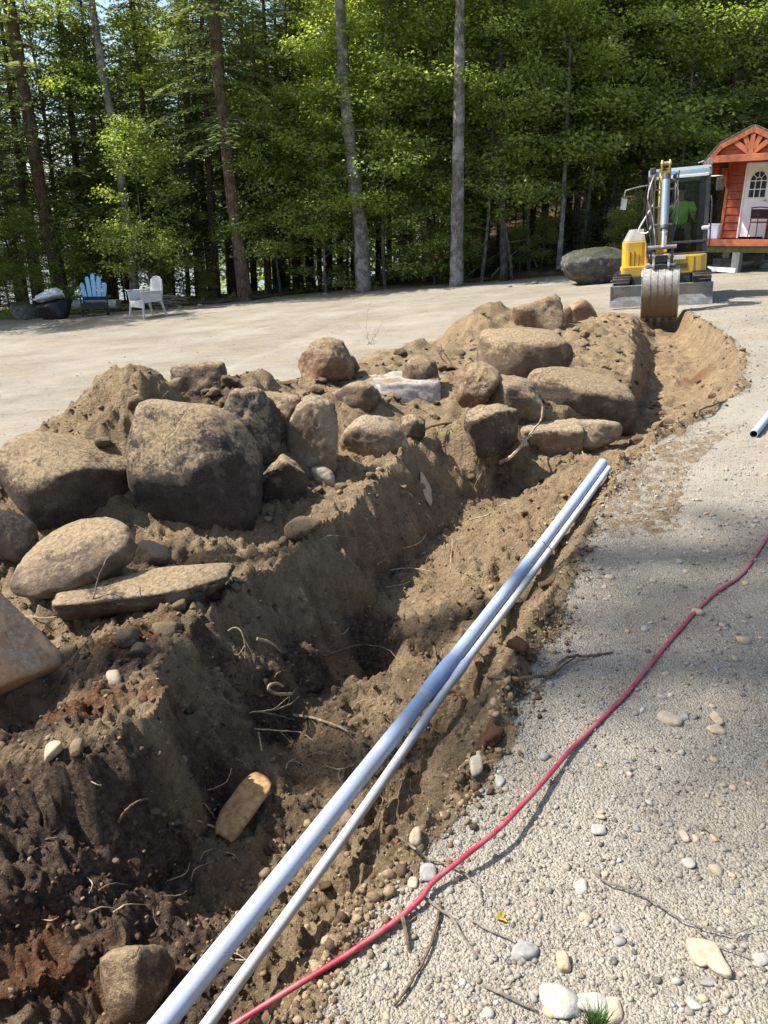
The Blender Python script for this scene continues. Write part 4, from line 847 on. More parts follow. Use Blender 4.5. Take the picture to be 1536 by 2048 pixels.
# grass tuft
def blade_mat(name, c, c2):
    k = NT(name); t = k.attr('tint'); col = k.ramp(t, [(0, c), (1, c2)])
    d = k.n('ShaderNodeBsdfPrincipled', {'Base Color': col, 'Roughness': .5, 'Specular IOR Level': .35}).outputs[0]
    tr = k.n('ShaderNodeBsdfTranslucent', {'Color': k.mix(1.0, col, (1.0, 1.0, .55), 'MULTIPLY')}).outputs[0]
    mx = k.n('ShaderNodeMixShader', {0: .42, 1: d, 2: tr}).outputs[0]; k.t.links.new(mx, k.out.inputs[0]); return k.m
MAT['blade'] = blade_mat('grass_blades', (.035, .085, .018), (.1, .19, .04))
def tuft(px, py, n, hgt, spread, seed):
    q = hit(px, py); r_ = random.Random(seed); V = []; Fc = []; T = []
    for k in range(n):
        a = r_.uniform(0, 6.28); l = hgt * r_.uniform(.6, 1.1); out = r_.uniform(.15, 1) * spread; w = r_.uniform(.0014, .0026); b = len(V); t = r_.random()
        sx, sy = -math.sin(a), math.cos(a); x0, y0 = r_.uniform(-.012, .012), r_.uniform(-.012, .012)
        for s in range(5):
            f = s / 4; ww = w * (1 - f * .92); z = l * (f - .28 * f * f * out / spread); rr = out * f ** 1.6
            V += [(x0 + math.cos(a) * rr + sx * ww, y0 + math.sin(a) * rr + sy * ww, z), (x0 + math.cos(a) * rr - sx * ww, y0 + math.sin(a) * rr - sy * ww, z)]; T += [t, t]
        Fc += [(b + 2 * s, b + 2 * s + 1, b + 2 * s + 3, b + 2 * s + 2) for s in range(4)]
    me = mesh_from('grass_tuft', V, Fc); at = me.attributes.new('tint', 'FLOAT', 'POINT'); at.data.foreach_set('value', np.array(T, np.float32))
    o = link('grass_tuft', me, MAT['blade']); o.location = q; tag(o, 'small green tuft of fine grass growing among pale stones', 'grass tuft')
tuft(1193, 2072, 170, .085, .05, 3)

# ================================================================== OUTER GROUND, LAKE, WOOD
EDGE = np.array([onbase(a, b)[:2] for a, b in [(-250, 652), (0, 641), (190, 628), (330, 614), (450, 606), (600, 588), (720, 577), (920, 566), (1120, 553), (1240, 552)]] + [[12, 26.5], [16, 27.5], [40, 30]])
def edge_y(x): return np.interp(x, EDGE[:, 0], EDGE[:, 1])
def floor_z(x, y):
    x = np.asarray(x, float); y = np.asarray(y, float)
    d = y - edge_y(x); d2 = np.maximum(d, 0)
    side = sstep(-5, 7, x - .12 * d2)
    far = base(x, y) * (1 - sstep(20, 60, d2) * (1 - side)) - (1 - side) * (.055 * d2 + .0006 * d2 ** 2) + side * .16 * np.minimum(d2, 60)
    return far + np.where(d < .5, -1.4 + 1.45 * sstep(-.7, .3, d), .05 + .0 * d) + .10 * fbm(x * .7, y * .7, oct=3, seed=201) * sstep(0, 2, d)
gx = np.concatenate([np.linspace(-170, -32, 40), np.linspace(-30, 30, 240), np.linspace(32, 170, 40)])
gy = np.concatenate([np.linspace(15, 50, 180), np.linspace(51, 170, 60)])
GX, GY = np.meshgrid(gx, gy); GZ = floor_z(GX, GY); ii = np.arange(GX.size).reshape(GX.shape)
def soilfloor():
    k = NT('forest_floor'); p = k.n('ShaderNodeNewGeometry').outputs['Position']; n = k.noise(2.5, 8, .72, p); n2 = k.noise(22, 5, .7, p)
    c = k.ramp(n, [(.3, (.028, .019, .012)), (.5, (.075, .048, .027)), (.7, (.15, .1, .055))]); c = k.mix(k.ramp(n2, [(.5, 0), (.7, .6)]), c, (.2, .14, .08)); c = k.mix(k.ramp(k.noise(.9, 3, .5, p), [(.55, 0), (.7, .7)]), c, (.035, .05, .015))
    return k.bsdf(c, .95, 0, k.bump(n2, .8, .05), .1)
MAT['floor'] = soilfloor()
o = link('forest_ground', mesh_from('forest_ground', np.stack([GX, GY, GZ], -1).reshape(-1, 3), np.stack([ii[:-1, :-1], ii[:-1, 1:], ii[1:, 1:], ii[1:, :-1]], -1).reshape(-1, 4)), MAT['floor']); tag(o, 'dark leaf covered ground under the trees', kind='structure')
def strip(name, a0, a1, y0, y1, na, ny, dz, fan=True):
    y_ = np.linspace(y0, y1, ny); a_ = np.linspace(a0, a1, na); yy, a2 = np.meshgrid(y_, a_, indexing='ij'); xx = a2 * (yy + 1.25) if fan else a2
    zz = base(xx, yy) + dz; k = np.arange(xx.size).reshape(xx.shape)
    me = mesh_from(name, np.stack([xx, yy, zz], -1).reshape(-1, 3), np.stack([k[:-1, :-1], k[:-1, 1:], k[1:, 1:], k[1:, :-1]], -1).reshape(-1, 4))
    at = me.attributes.new('zone', 'FLOAT_COLOR', 'POINT'); at.data.foreach_set('color', np.tile(np.array([0, 0, 0, 1], np.float32), len(me.vertices)))
    o = link(name, me, MAT['ground']); tag(o, 'gravel yard beyond the dig', kind='structure')
strip('gravel_ground', -4.2, -0.995, .76, 31, 60, 80, -.02); strip('gravel_ground', .855, 3.6, .76, 31, 60, 80, -.02)
strip('gravel_ground', -30, 30, -25, .78, 90, 60, -.02, False)
def watermat():
    k = NT('lake_water'); p = k.pos(); return k.bsdf((.03, .05, .055), .12, 0, k.bump(k.noise(.7, 4, .6, p), .25, .1), .8)
V = [(-700, 55, -3.9), (400, 55, -3.9), (400, 1500, -3.9), (-700, 1500, -3.9)]
tag(link('lake_water', mesh_from('lake_water', V, [(0, 1, 2, 3)], False), watermat()), 'bright lake water glimpsed between the trunks', kind='structure')

def leafmat(name, stops, trans=.45, tcol=(1.0, 1.0, .45), rough=.5):
    k = NT(name); t = k.attr('tint'); rnd = k.n('ShaderNodeObjectInfo').outputs['Random']
    f = k.math('ADD', k.math('MULTIPLY', t, .75), k.math('MULTIPLY', rnd, .25)); col = k.ramp(f, stops)
    d = k.n('ShaderNodeBsdfPrincipled', {'Base Color': col, 'Roughness': rough, 'Specular IOR Level': .35}).outputs[0]
    tr = k.n('ShaderNodeBsdfTranslucent', {'Color': k.mix(1.0, k.mix(1.0, col, (1.9, 1.75, 1.2), 'MULTIPLY'), tcol, 'MULTIPLY')}).outputs[0]
    mx = k.n('ShaderNodeMixShader', {0: trans, 1: d, 2: tr}).outputs[0]; k.t.links.new(mx, k.out.inputs[0]); return k.m
MAT['maple'] = leafmat('maple_leaves', [(0, (.13, .19, .045)), (.5, (.24, .31, .085)), (1, (.36, .42, .15))], .55, (1, 1, .6))
MAT['beech'] = leafmat('beech_leaves', [(0, (.12, .175, .05)), (.5, (.21, .27, .085)), (1, (.32, .38, .13))], .54, (1, 1, .6))
MAT['needle'] = leafmat('hemlock_needles', [(0, (.08, .11, .05)), (.5, (.14, .18, .085)), (1, (.25, .29, .14))], .45, (1, 1, .75))
MAT['fir'] = leafmat('fir_needles', [(0, (.055, .085, .048)), (.5, (.105, .145, .08)), (1, (.19, .23, .125))], .36, (1, 1, .65))
def barkmat(name, a, b, lich, amt, sc=6.0):
    k = NT(name); p = k.pos(); mp = k.n('ShaderNodeMapping', {'Vector': p, 'Scale': (1, 1, .28)}).outputs[0]
    n = k.noise(sc * 3, 6, .7, mp); c = k.ramp(n, [(.3, a), (.7, b)]); c = k.mix(k.ramp(k.noise(sc * .5, 6, .7, p), [(.45, 0), (.62, amt)]), c, lich)
    return k.bsdf(c, .9, 0, k.bump(n, .8, .03), .15)
MAT['bark_grey'] = barkmat('grey_bark', (.075, .068, .06), (.19, .175, .155), (.33, .32, .295), .7)
MAT['bark_brown'] = barkmat('brown_bark', (.05, .034, .025), (.16, .105, .075), (.2, .17, .14), .4)
MAT['bark_dark'] = barkmat('dark_bark', (.03, .026, .022), (.095, .08, .066), (.17, .165, .14), .5)

def leaf_cards(Pn, D, N, L, Wd, fold=.18):
    D = D / np.linalg.norm(D, axis=1)[:, None]; S = np.cross(D, N); S /= np.linalg.norm(S, axis=1)[:, None] + 1e-9; N2 = np.cross(S, D)
    a = Pn; c = Pn + D * L[:, None]; m = Pn + D * (L * .45)[:, None]
    b = m + S * (Wd / 2)[:, None] + N2 * (fold * Wd)[:, None]; d = m - S * (Wd / 2)[:, None] + N2 * (fold * Wd)[:, None]
    V = np.stack([a, b, c, d], 1).reshape(-1, 3); return V, np.arange(len(V)).reshape(-1, 4)
def crown_mesh(name, V, Fc, tint):
    me = mesh_from(name, V, Fc, False); at = me.attributes.new('tint', 'FLOAT', 'POINT'); at.data.foreach_set('value', np.repeat(tint, 4).astype(np.float32)); return me
def deciduous(seed, H, zlo, zhi, spread, nb, per, lsize, r0, bark, leaf, lean=.03):
    r_ = np.random.default_rng(seed); mb = MB(); tz = np.linspace(0, H, 9); ph = r_.uniform(0, 6, 2)
    tx = .12 * np.sin(tz * .45 + ph[0]) - .12 * math.sin(ph[0]) + lean * tz; ty = .12 * np.sin(tz * .38 + ph[1]) - .12 * math.sin(ph[1])
    mb.tube([(tx[i], ty[i], tz[i] - (.2 if i == 0 else 0)) for i in range(9)], [r0 * (1.25 if i == 0 else 1) * (1 - .82 * i / 8) for i in range(9)], 9)
    PP, DD, TT = [], [], []
    for b in range(nb):
        z = r_.uniform(zlo, zhi); f = (z - zlo) / (zhi - zlo); az = b * 2.4 + r_.uniform(-.5, .5); el = r_.uniform(.05, .55) + .3 * f
        L = spread * (.55 + .75 * math.sin(math.pi * min(1, .22 + .75 * f))) * r_.uniform(.6, 1.1)
        o = np.array([np.interp(z, tz, tx), np.interp(z, tz, ty), z]); d = np.array([math.cos(az) * math.cos(el), math.sin(az) * math.cos(el), math.sin(el)])
        cv = [o + d * L * t + np.array([0, 0, -.18 * L * t * t]) for t in (0, .35, .7, 1)]
        mb.tube(cv, [max(.006, r0 * .28 * (1 - .8 * t)) for t in (0, .35, .7, 1)], 4, False)
        n = int(per * L / spread); ncl = max(4, n // 16)
        ct = r_.uniform(.18, 1.05, ncl) ** .8; side = np.array([-d[1], d[0], 0]); side /= np.linalg.norm(side)
        C = o + d * (L * ct)[:, None] + np.array([0, 0, -1]) * (.18 * L * ct ** 2)[:, None] + side * (r_.normal(0, .2, ncl) * L * (.4 + .6 * ct))[:, None] + np.array([0, 0, 1]) * r_.normal(0, .10, ncl)[:, None]
        k = r_.integers(0, ncl, n); Pn = C[k] + r_.normal(0, 1, (n, 3)) * [.19, .19, .10]
        PP.append(Pn); DD.append(np.tile(d * [1, 1, .2], (n, 1)) + r_.normal(0, .7, (n, 3)) * [1, 1, .35] + [0, 0, -.35]); TT.append(np.clip(.5 + .16 * r_.normal(size=n) + .25 * r_.normal(size=ncl)[k], 0, 1))
    Pn = np.vstack(PP); D = np.vstack(DD); n = len(Pn); N = r_.normal(0, .6, (n, 3)) + [0, 0, 1]
    L = lsize * r_.uniform(.7, 1.25, n); V, Fc = leaf_cards(Pn, D, N, L, L * r_.uniform(.6, .85, n))
    return mb, crown_mesh('crown', V, Fc, np.concatenate(TT)), bark, leaf
def conifer(seed, H, zlo, Lmax, nb, r0, bark, leaf, dens=1.0, droop=.28, dead=0, nl=.2, full=.75):
    r_ = np.random.default_rng(seed); mb = MB(); mb.tube([(0, 0, -.2), (0.02, 0, H * .3), (.05, .02, H * .65), (.05, .0, H)], [r0 * 1.2, r0 * .85, r0 * .5, .015], 9)
    PP, DD, TT = [], [], []
    for b in range(nb):
        f = (b + r_.random()) / nb; z = zlo + (H - zlo) * f; az = b * 2.4 + r_.uniform(-.4, .4); L = Lmax * (1 - f) ** full * r_.uniform(.6, 1.1) + .15
        el = r_.uniform(-.12, .25); d = np.array([math.cos(az), math.sin(az), math.tan(el)]); side = np.array([-d[1], d[0], 0]); o = np.array([0, 0, z])
        cur = lambda t: o + d * (L * t)[:, None] + np.array([0, 0, -1.0]) * (droop * L * t ** 2)[:, None]
        mb.tube(cur(np.array([0, .4, .8])), [.022 * min(1, L), .012, .005], 4, False)
        ns = max(5, int(L / .085 * dens)); t = np.linspace(.12, 1, ns); btint = r_.normal() * .16
        for s in (-1, 1):
            for q in range(3):
                tl = (.12 + .42 * L / Lmax * (1 - t * .6)); fr = (q + r_.random(ns)) / 3
                Pn = cur(t + r_.normal(0, .02, ns)) + side * (s * tl * fr)[:, None] + np.array([0, 0, -1]) * (.25 * (tl * fr) ** 1.2 + r_.normal(0, .02, ns))[:, None]
                dd = side * s * .8 + d * .65 + r_.normal(0, .3, (ns, 3)) * [1, 1, .5] + [0, 0, -.22]
                PP.append(Pn); DD.append(dd); TT.append(np.clip(.45 + btint + .14 * r_.normal(size=ns) + .25 * (t - .5), 0, 1))
    for b in range(dead):
        z = r_.uniform(.5, zlo + .5); az = r_.uniform(0, 6.28); L = r_.uniform(.4, 1.3); mb.tube([(0, 0, z), (math.cos(az) * L * .6, math.sin(az) * L * .6, z + .02), (math.cos(az) * L, math.sin(az) * L, z - r_.uniform(.05, .3))], [.012, .008, .003], 4, False)
    Pn = np.vstack(PP); D = np.vstack(DD); n = len(Pn); N = r_.normal(0, .3, (n, 3)) + [0, 0, 1]; L = nl * r_.uniform(.7, 1.25, n)
    V, Fc = leaf_cards(Pn, D, N, L, L * r_.uniform(.22, .34, n), .1); return mb, crown_mesh('crown', V, Fc, np.concatenate(TT)), bark, leaf
PROTO = {
    'maple_tall': deciduous(1, 13, 2.6, 12.6, 2.7, 62, 240, .125, .14, 'bark_grey', 'maple'),
    'beech_tall': deciduous(2, 12.5, 2.0, 12, 2.5, 66, 230, .115, .13, 'bark_dark', 'beech', -.02),
    'maple_young': deciduous(3, 7.5, .9, 7.3, 1.9, 52, 260, .125, .06, 'bark_grey', 'maple'),
    'beech_young': deciduous(4, 6.5, 1.3, 6.3, 1.7, 50, 250, .105, .05, 'bark_dark', 'beech', .02),
    'maple_edge': deciduous(11, 10.5, 1.9, 10.3, 2.1, 80, 250, .12, .07, 'bark_grey', 'maple'),
    'sapling': deciduous(5, 3.2, .3, 3.1, 1.0, 30, 170, .1, .025, 'bark_grey', 'beech', .04),
    'hemlock': conifer(6, 13, 2.3, 2.9, 100, .15, 'bark_brown', 'needle', dead=6),
    'hemlock_full': conifer(7, 12.5, 1.8, 2.6, 105, .15, 'bark_brown', 'needle', 1.1, .35),
    'spruce_pole': conifer(8, 14, 3.6, 1.8, 80, .11, 'bark_dark', 'fir', .9, .25, 26),
    'fir_young': conifer(9, 5.0, .25, 1.25, 70, .05, 'bark_dark', 'fir', 1.3, .15, nl=.14),
}
SPECIES = {'maple_tall': 'maple_tree', 'beech_tall': 'beech_tree', 'maple_young': 'maple_tree', 'maple_edge': 'maple_tree', 'beech_young': 'beech_tree', 'sapling': 'sapling', 'hemlock': 'hemlock_tree', 'hemlock_full': 'hemlock_tree', 'spruce_pole': 'spruce_tree', 'fir_young': 'fir_tree'}
PMESH = {}
for k, (mb, cm, bk, lf) in PROTO.items():
    me = bpy.data.meshes.new('trunk'); me.from_pydata(mb.V, [], mb.F); me.update(); me.polygons.foreach_set('use_smooth', np.ones(len(me.polygons), bool)); me.materials.append(MAT[bk]); cm.materials.append(MAT[lf]); PMESH[k] = (me, cm)
def plant(kind, x, y, label, group=None, scale=1.0, sz=None, rot=None, cat='tree', z=None, rr=random):
    r = empty(SPECIES[kind], (x, y, (float(floor_z(x, y)) if z is None else z)), (rr.uniform(-.03, .03), rr.uniform(-.03, .03), rr.uniform(0, 6.28) if rot is None else rot)); s = scale
    r.scale = (s, s, s * (sz or 1)); tag(r, label, cat, group)
    link('trunk', PMESH[kind][0], None, r); link('crown', PMESH[kind][1], None, r); return r
# ---- trees that can be told apart, their trunks traced at their own distance
def big_tree(name, label, path, y, w0, w1, bark, crown=None, crown_z=0, crown_s=1.0, top=15.0, stubs=0, seed=1):
    Q = [P(px, py, y / ray(px, py)[1]) for px, py in path]; x0 = Q[0][0]; z0 = float(floor_z(x0, y)); Q[0][2] = z0 - .15
    d = (Q[-1] - Q[-2]); d = d / max(.05, d[2]); 
    if Q[-1][2] < top + z0: Q = Q + [Q[-1] + d * (top + z0 - Q[-1][2]) * f for f in (.35, 1)]
    o0 = np.array([x0, y, z0]); r_ = random.Random(seed); n = len(Q); r0, r1 = w0 / 2 * y / F, w1 / 2 * y / F
    rad = [(r0 * 1.25 if i == 0 else r0 + (r1 - r0) * min(1, i / (len(path) - 1))) * (1 if i < len(path) else .6 if i == len(path) else .3) for i in range(n)]
    Q = [q - o0 for q in Q]; S = smooth_path(Q, 4); rr_ = np.interp(np.linspace(0, n - 1, len(S)), range(n), rad); rr_ = [a * (1 + .07 * r_.uniform(-1, 1)) for a in rr_]
    mb = MB().tube(S, rr_, 12)
    for k in range(stubs):
        f = r_.uniform(.12, .6); p = S[int(f * (len(S) - 1))]; az = r_.uniform(0, 6.28); L = r_.uniform(.5, 1.5); mb.tube([p, p + np.array([math.cos(az) * L * .6, math.sin(az) * L * .6, r_.uniform(-.1, .15)]), p + np.array([math.cos(az) * L, math.sin(az) * L, r_.uniform(-.4, .1)])], [.016, .01, .004], 4, False)
    t = empty(name, o0); tag(t, label, 'tree'); mb.build('trunk', MAT[bark], t, smooth=True)
    if crown:
        c = link('crown', PMESH[crown][1], None, t); k = np.interp(crown_z + 2, [s[2] for s in S], range(len(S))); p = S[int(k)]; c.location = (p[0], p[1], crown_z); c.scale = (crown_s,) * 3; c.rotation_euler = (0, 0, r_.uniform(0, 6))
    return t
big_tree('hemlock_tree', 'brown trunk leaning left behind the pale covered bundle', [(128, 602), (105, 500), (85, 400), (60, 250), (28, 60)], 27.5, 27, 20, 'bark_brown', 'hemlock', 1.5, 1, 17, 10, 1)
big_tree('maple_tree', 'slim grey trunk rising crookedly behind the white garden chair', [(268, 598), (262, 490), (245, 380), (232, 280), (210, 170), (192, 60), (183, 0)], 27, 16, 12, 'bark_grey', 'maple_tall', 3, .9, 15, 3, 2)
big_tree('pine_tree', 'reddish brown straight trunk standing by the sunlit mound at the yard edge', [(492, 596), (478, 500), (462, 380), (452, 280), (440, 180), (430, 60), (425, 0)], 26, 25, 18, 'bark_brown', 'hemlock', 2.4, 1, 18, 8, 3)
big_tree('maple_tree', 'dim grey trunk just left of the reddish brown straight one', [(402, 590), (392, 440), (380, 300), (368, 140), (355, 0)], 30, 15, 12, 'bark_grey', 'beech_tall', 3, .9, 15, 3, 4)
big_tree('birch_tree', 'thick pale grey trunk leaning left in the middle of the wood edge', [(731, 568), (722, 470), (712, 390), (703, 310), (692, 210), (685, 120), (680, 0)], 25.5, 27, 18, 'bark_grey', 'maple_tall', 6, .8, 17, 2, 5)
big_tree('birch_tree', 'tall straight pale trunk nearest the heap at the yard edge', [(916, 568), (914, 470), (916, 350), (918, 200), (919, 80), (920, 0)], 24.5, 27, 15, 'bark_grey', 'maple_tall', 7, .8, 18, 0, 6)
big_tree('spruce_tree', 'dark thin trunk midway between the two pale ones', [(806, 566), (804, 430), (806, 300), (803, 150)], 28, 14, 11, 'bark_dark', 'beech_tall', 4, .8, 15, 6, 7)
big_tree('maple_tree', 'thin straight trunk with a dead pole leaning on it', [(1010, 566), (1006, 460), (1003, 330), (1002, 180), (1001, 60)], 25.5, 14, 9, 'bark_dark', 'beech_tall', 3.5, .7, 14, 4, 8)
big_tree('dead_pole', 'bare thin dead pole leaning against a thin straight trunk', [(1034, 568), (1016, 485), (998, 410), (984, 362)], 25.2, 6, 3.5, 'bark_dark', None, 0, 1, 3.3, 2, 9)
big_tree('sapling', 'slender pale stemmed young tree left of the rock ledge', [(1116, 556), (1125, 430), (1131, 300), (1138, 150), (1142, 40)], 26, 10, 5, 'bark_grey', 'maple_young', 2.5, .8, 11, 5, 10)
big_tree('maple_tree', 'large dark trunk rising behind the rock ledge and excavator', [(1202, 545), (1213, 400), (1232, 250), (1243, 150), (1250, 60), (1256, 0)], 29, 22, 24, 'bark_dark', 'beech_tall', 4, 1, 17, 3, 11)
big_tree('spruce_tree', 'slim dark trunk right of the brown leaning one at the wood edge', [(178, 606), (160, 440), (148, 280), (132, 150), (118, 20)], 29, 13, 10, 'bark_dark', 'spruce_pole', .5, 1, 17, 16, 12)
big_tree('spruce_tree', 'dark trunk standing high above the cabin roof', [(1500, 470), (1503, 250), (1507, 60)], 30, 17, 14, 'bark_dark', 'hemlock_full', 1.5, 1, 17, 3, 13)
# ---- front row of leafy trees and young conifers
FR = random.Random(12)
def at(px, y): return px_x(px, y), y
def px_x(px, y): return (px - 768) / F * y / (CP + .33 * SP)
for kind, px, y, s, lab in [
    ('maple_edge', 775, 26.4, .95, 'bright yellow green maple between the two pale trunks'), ('maple_edge', 850, 27.0, 1.05, 'tall bright maple filling the gap left of the straight pale trunk'),
    ('maple_edge', 655, 26.6, .8, 'light green maple spreading left of the leaning pale trunk'), ('maple_edge', 715, 28.8, 1.0, 'tall maple with sunlit top behind the leaning pale trunk'),
    ('maple_edge', 880, 29.5, 1.1, 'tall sunlit maple behind the straight pale trunk'), ('beech_young', 300, 25.6, .85, 'mid green bushy young tree by the white garden chair'),
    ('beech_young', 872, 25.9, .72, 'low dense green tree close left of the straight pale trunk'), ('maple_edge', 965, 25.9, .8, 'feathery young tree just right of the straight pale trunk'),
    ('beech_young', 1060, 26.3, 1.2, 'green young tree behind the leaning dead pole'), ('maple_edge', 1160, 26.9, .9, 'leafy tree spreading above the rock ledge'),
    ('beech_young', 1262, 27.2, 1.3, 'dense green tree behind the excavator hood'), ('maple_edge', 1335, 27.6, .95, 'round green tree directly behind the excavator cab'),
    ('maple_tall', 1180, 32, 1.0, 'tall light green tree above the rock ledge'), ('maple_edge', 1290, 31.5, 1.15, 'tall maple rising behind the excavator boom'),
    ('hemlock_full', 1420, 28.6, 1.0, 'drooping conifer behind the cabin roof slope'), ('hemlock_full', 1512, 28.6, 1.0, 'tall drooping conifer over the cabin ridge'), ('maple_edge', 1400, 33, 1.2, 'tall green maple high behind the cabin roof'),
    ('hemlock', 590, 29.5, .8, 'drooping hemlock left of the light green maple'), ('hemlock_full', 535, 28.6, .72, 'dense dark hemlock near the sunlit mound'), ('beech_young', 560, 26.6, .95, 'loose green beech between the reddish trunk and the light maple'),
    ('hemlock', 330, 28.6, .85, 'broad dark hemlock behind the white garden chair'), ('hemlock_full', 215, 29, .9, 'dense dark conifer behind the blue chair'), ('hemlock', 60, 28, .9, 'dark conifer over the pale covered bundle'), ('beech_young', 250, 29.5, 1.3, 'loose green beech high between two dark conifers'), ('beech_tall', 120, 31, .9, 'thin leaved tree between the brown leaning trunk and the grey one'),
    ('hemlock', 425, 28.6, .95, 'tall hemlock behind the reddish brown trunk'), ('hemlock_full', -40, 28.5, .9, 'dark conifer at the far left of the wood edge'), ('beech_young', 40, 26.2, .5, 'small yellow green bushy sapling beside the pale covered bundle'),
    ('hemlock', 1000, 29.5, .85, 'dark hemlock between the thin straight trunk and the pale one'), ('beech_tall', 1085, 30, 1.0, 'tall green beech behind the slender pale sapling')]:
    x, y = at(px, y); plant(kind, x, y, lab, None, s, rr=FR)
for k, (kind, x, y, s) in enumerate([('hemlock', -14.2, 24.6, .95), ('hemlock_full', -17, 25.6, 1.0), ('beech_tall', -15.6, 27.4, .95), ('hemlock', -19.5, 24.2, 1.0), ('maple_tall', -13.8, 22.6, .8)]):
    plant(kind, x, y, ['tall hemlock at the wood edge past the pale covered bundle', 'dense conifer further left along the wood edge', 'tall beech left along the wood edge', 'hemlock at the far left corner of the yard', 'loose maple overhanging the left side of the yard'][k], None, s, rr=FR, z=float(base(x, y)) - .05)
# ---- low growth along the edge
for k, (px, off, s) in enumerate([(575, .9, .3), (680, .8, .25), (770, .9, .3), (835, .9, .45), (875, 1.0, .5), (955, .8, .5), (1000, 1.4, .6), (1050, .9, .45), (1095, 1.2, .5), (1130, 1.6, .6), (1235, 1.2, .5), (1270, 1.5, .6), (20, 1.0, .4), (390, 1.2, .3), (950, 2.2, .8), (1180, 2.4, .8)]):
    x = px_x(px, 25.5); y = float(edge_y(x)) + off; plant('sapling' if k % 3 else 'fir_young', x, y, 'low leafy growth at the foot of the trees' if k % 3 else 'knee high young fir at the foot of the trees', 'low leafy growth along the wood edge' if k % 3 else 'young firs along the wood edge', s * (1 if k % 3 else .5), rr=FR, cat='shrub' if k % 3 else 'tree')
# ---- the wood behind
BR = random.Random(5)
used = []
def scatter(n, pxa, pxb, ya, yb, kinds, label, group, smin, smax, mind=1.0):
    c = 0; tries = 0
    while c < n and tries < n * 40:
        tries += 1; y = BR.uniform(ya, yb); x = px_x(BR.uniform(pxa, pxb), y)
        if y < edge_y(x) + 2 or any((x - a) ** 2 + (y - b) ** 2 < mind ** 2 for a, b in used): continue
        if floor_z(x, y) < -3.7: continue
        used.append((x, y)); plant(BR.choice(kinds), x, y, label, group, BR.uniform(smin, smax), BR.uniform(.9, 1.15), rr=BR); c += 1
scatter(62, -160, 640, 30, 58, ['spruce_pole', 'spruce_pole', 'spruce_pole', 'hemlock'], 'thin dark conifer standing in the shaded wood behind the chairs', 'thin conifers in the dark wood behind the chairs', .75, 1.15, .7)
scatter(12, 560, 900, 33, 50, ['hemlock', 'spruce_pole', 'beech_tall', 'hemlock_full'], 'shaded tree deep behind the two pale trunks', 'shaded trees deep behind the pale trunks', .8, 1.1)
scatter(30, 820, 1700, 33, 58, ['hemlock_full', 'beech_tall', 'maple_tall', 'hemlock'], 'leafy tree on the wooded rise behind the excavator', 'trees on the wooded rise behind the excavator', .85, 1.2, 1.6)
scatter(14, 560, 1650, 29, 33, ['beech_young', 'fir_young', 'beech_young', 'maple_young'], 'young tree growing in the shade below the taller ones', 'young trees under the tall ones', .6, .95)
scatter(16, -60, 420, 27, 33, ['beech_young', 'sapling', 'fir_young'], 'shaded low bush between the trunks behind the chairs', 'shaded bushes behind the chairs', .5, .9, .9)
scatter(16, 560, 1300, 27.5, 33, ['spruce_pole'], 'thin dark stem standing among the leafy trees', 'thin dark stems among the leafy trees', .7, 1.0, .8)
# far wood, one mass of foliage on the rise to the right
fr_ = np.random.default_rng(77); n = 26000; fy = fr_.uniform(58, 70, n); fpx = fr_.uniform(430, 2100, n); fx = (fpx - 768) / F * fy * 1.04; fz = floor_z(fx, fy) + fr_.uniform(0, 1, n) ** .9 * 17
V, Fc = leaf_cards(np.stack([fx, fy, fz], -1), fr_.normal(size=(n, 3)), fr_.normal(0, .6, (n, 3)) + [0, 0, 1], fr_.uniform(.45, .9, n), fr_.uniform(.3, .6, n))
fw = link('far_wood', crown_mesh('far_wood', V, Fc, fr_.uniform(0, 1, n)), MAT['beech']); tag(fw, 'far mass of green foliage on the rise', kind='stuff')
# two tall trees left of the view whose shadows cross the gravel and the shelf
for k, (tx_, ty_, L, zc) in enumerate([(3.4, 3.42, 18.5, 23.5), (2.3, 2.45, 16.5, 19.6)]):
    x, y = tx_ - .995 * L, ty_ + .10 * L; t = empty('pine_tree', (x, y, float(base(x, y)) - .02)); tag(t, ['tall bare stemmed pine standing alone in the yard', 'tall pine with high crown standing in the yard'][k], 'tree')
    MB().tube([(0, 0, -.2), (.05, 0, 8), (0, .05, 16), (0, 0, 26)], [.2, .18, .16, .1], 12).build('trunk', MAT['bark_brown'], t, smooth=True)
    c = link('crown', PMESH['maple_tall'][1], None, t); c.location = (0, 0, zc - 2.6 * .5); c.scale = (.5, .5, .5)
# forest edge litter: weeds
n = 9000; r_ = np.random.default_rng(99); ex = r_.uniform(-16, 14, n); ed = r_.exponential(1.3, n) + .1; ey = edge_y(ex) + ed; ez = floor_z(ex, ey)
cl = (fbm(ex * .9, ey * .9, oct=2, seed=301) > -.05); ex, ey, ez = ex[cl], ey[cl], ez[cl]; n = len(ex)
V, Fc = leaf_cards(np.stack([ex, ey, ez + r_.uniform(.0, .28, n)], -1), r_.normal(size=(n, 3)) + [0, 0, .3], r_.normal(0, .5, (n, 3)) + [0, 0, 1], r_.uniform(.06, .13, n), r_.uniform(.03, .08, n))
tag(link('undergrowth', crown_mesh('undergrowth', V, Fc, r_.uniform(0, .8, n)), MAT['beech']), 'low weeds and seedlings along the edge of the wood', kind='stuff')
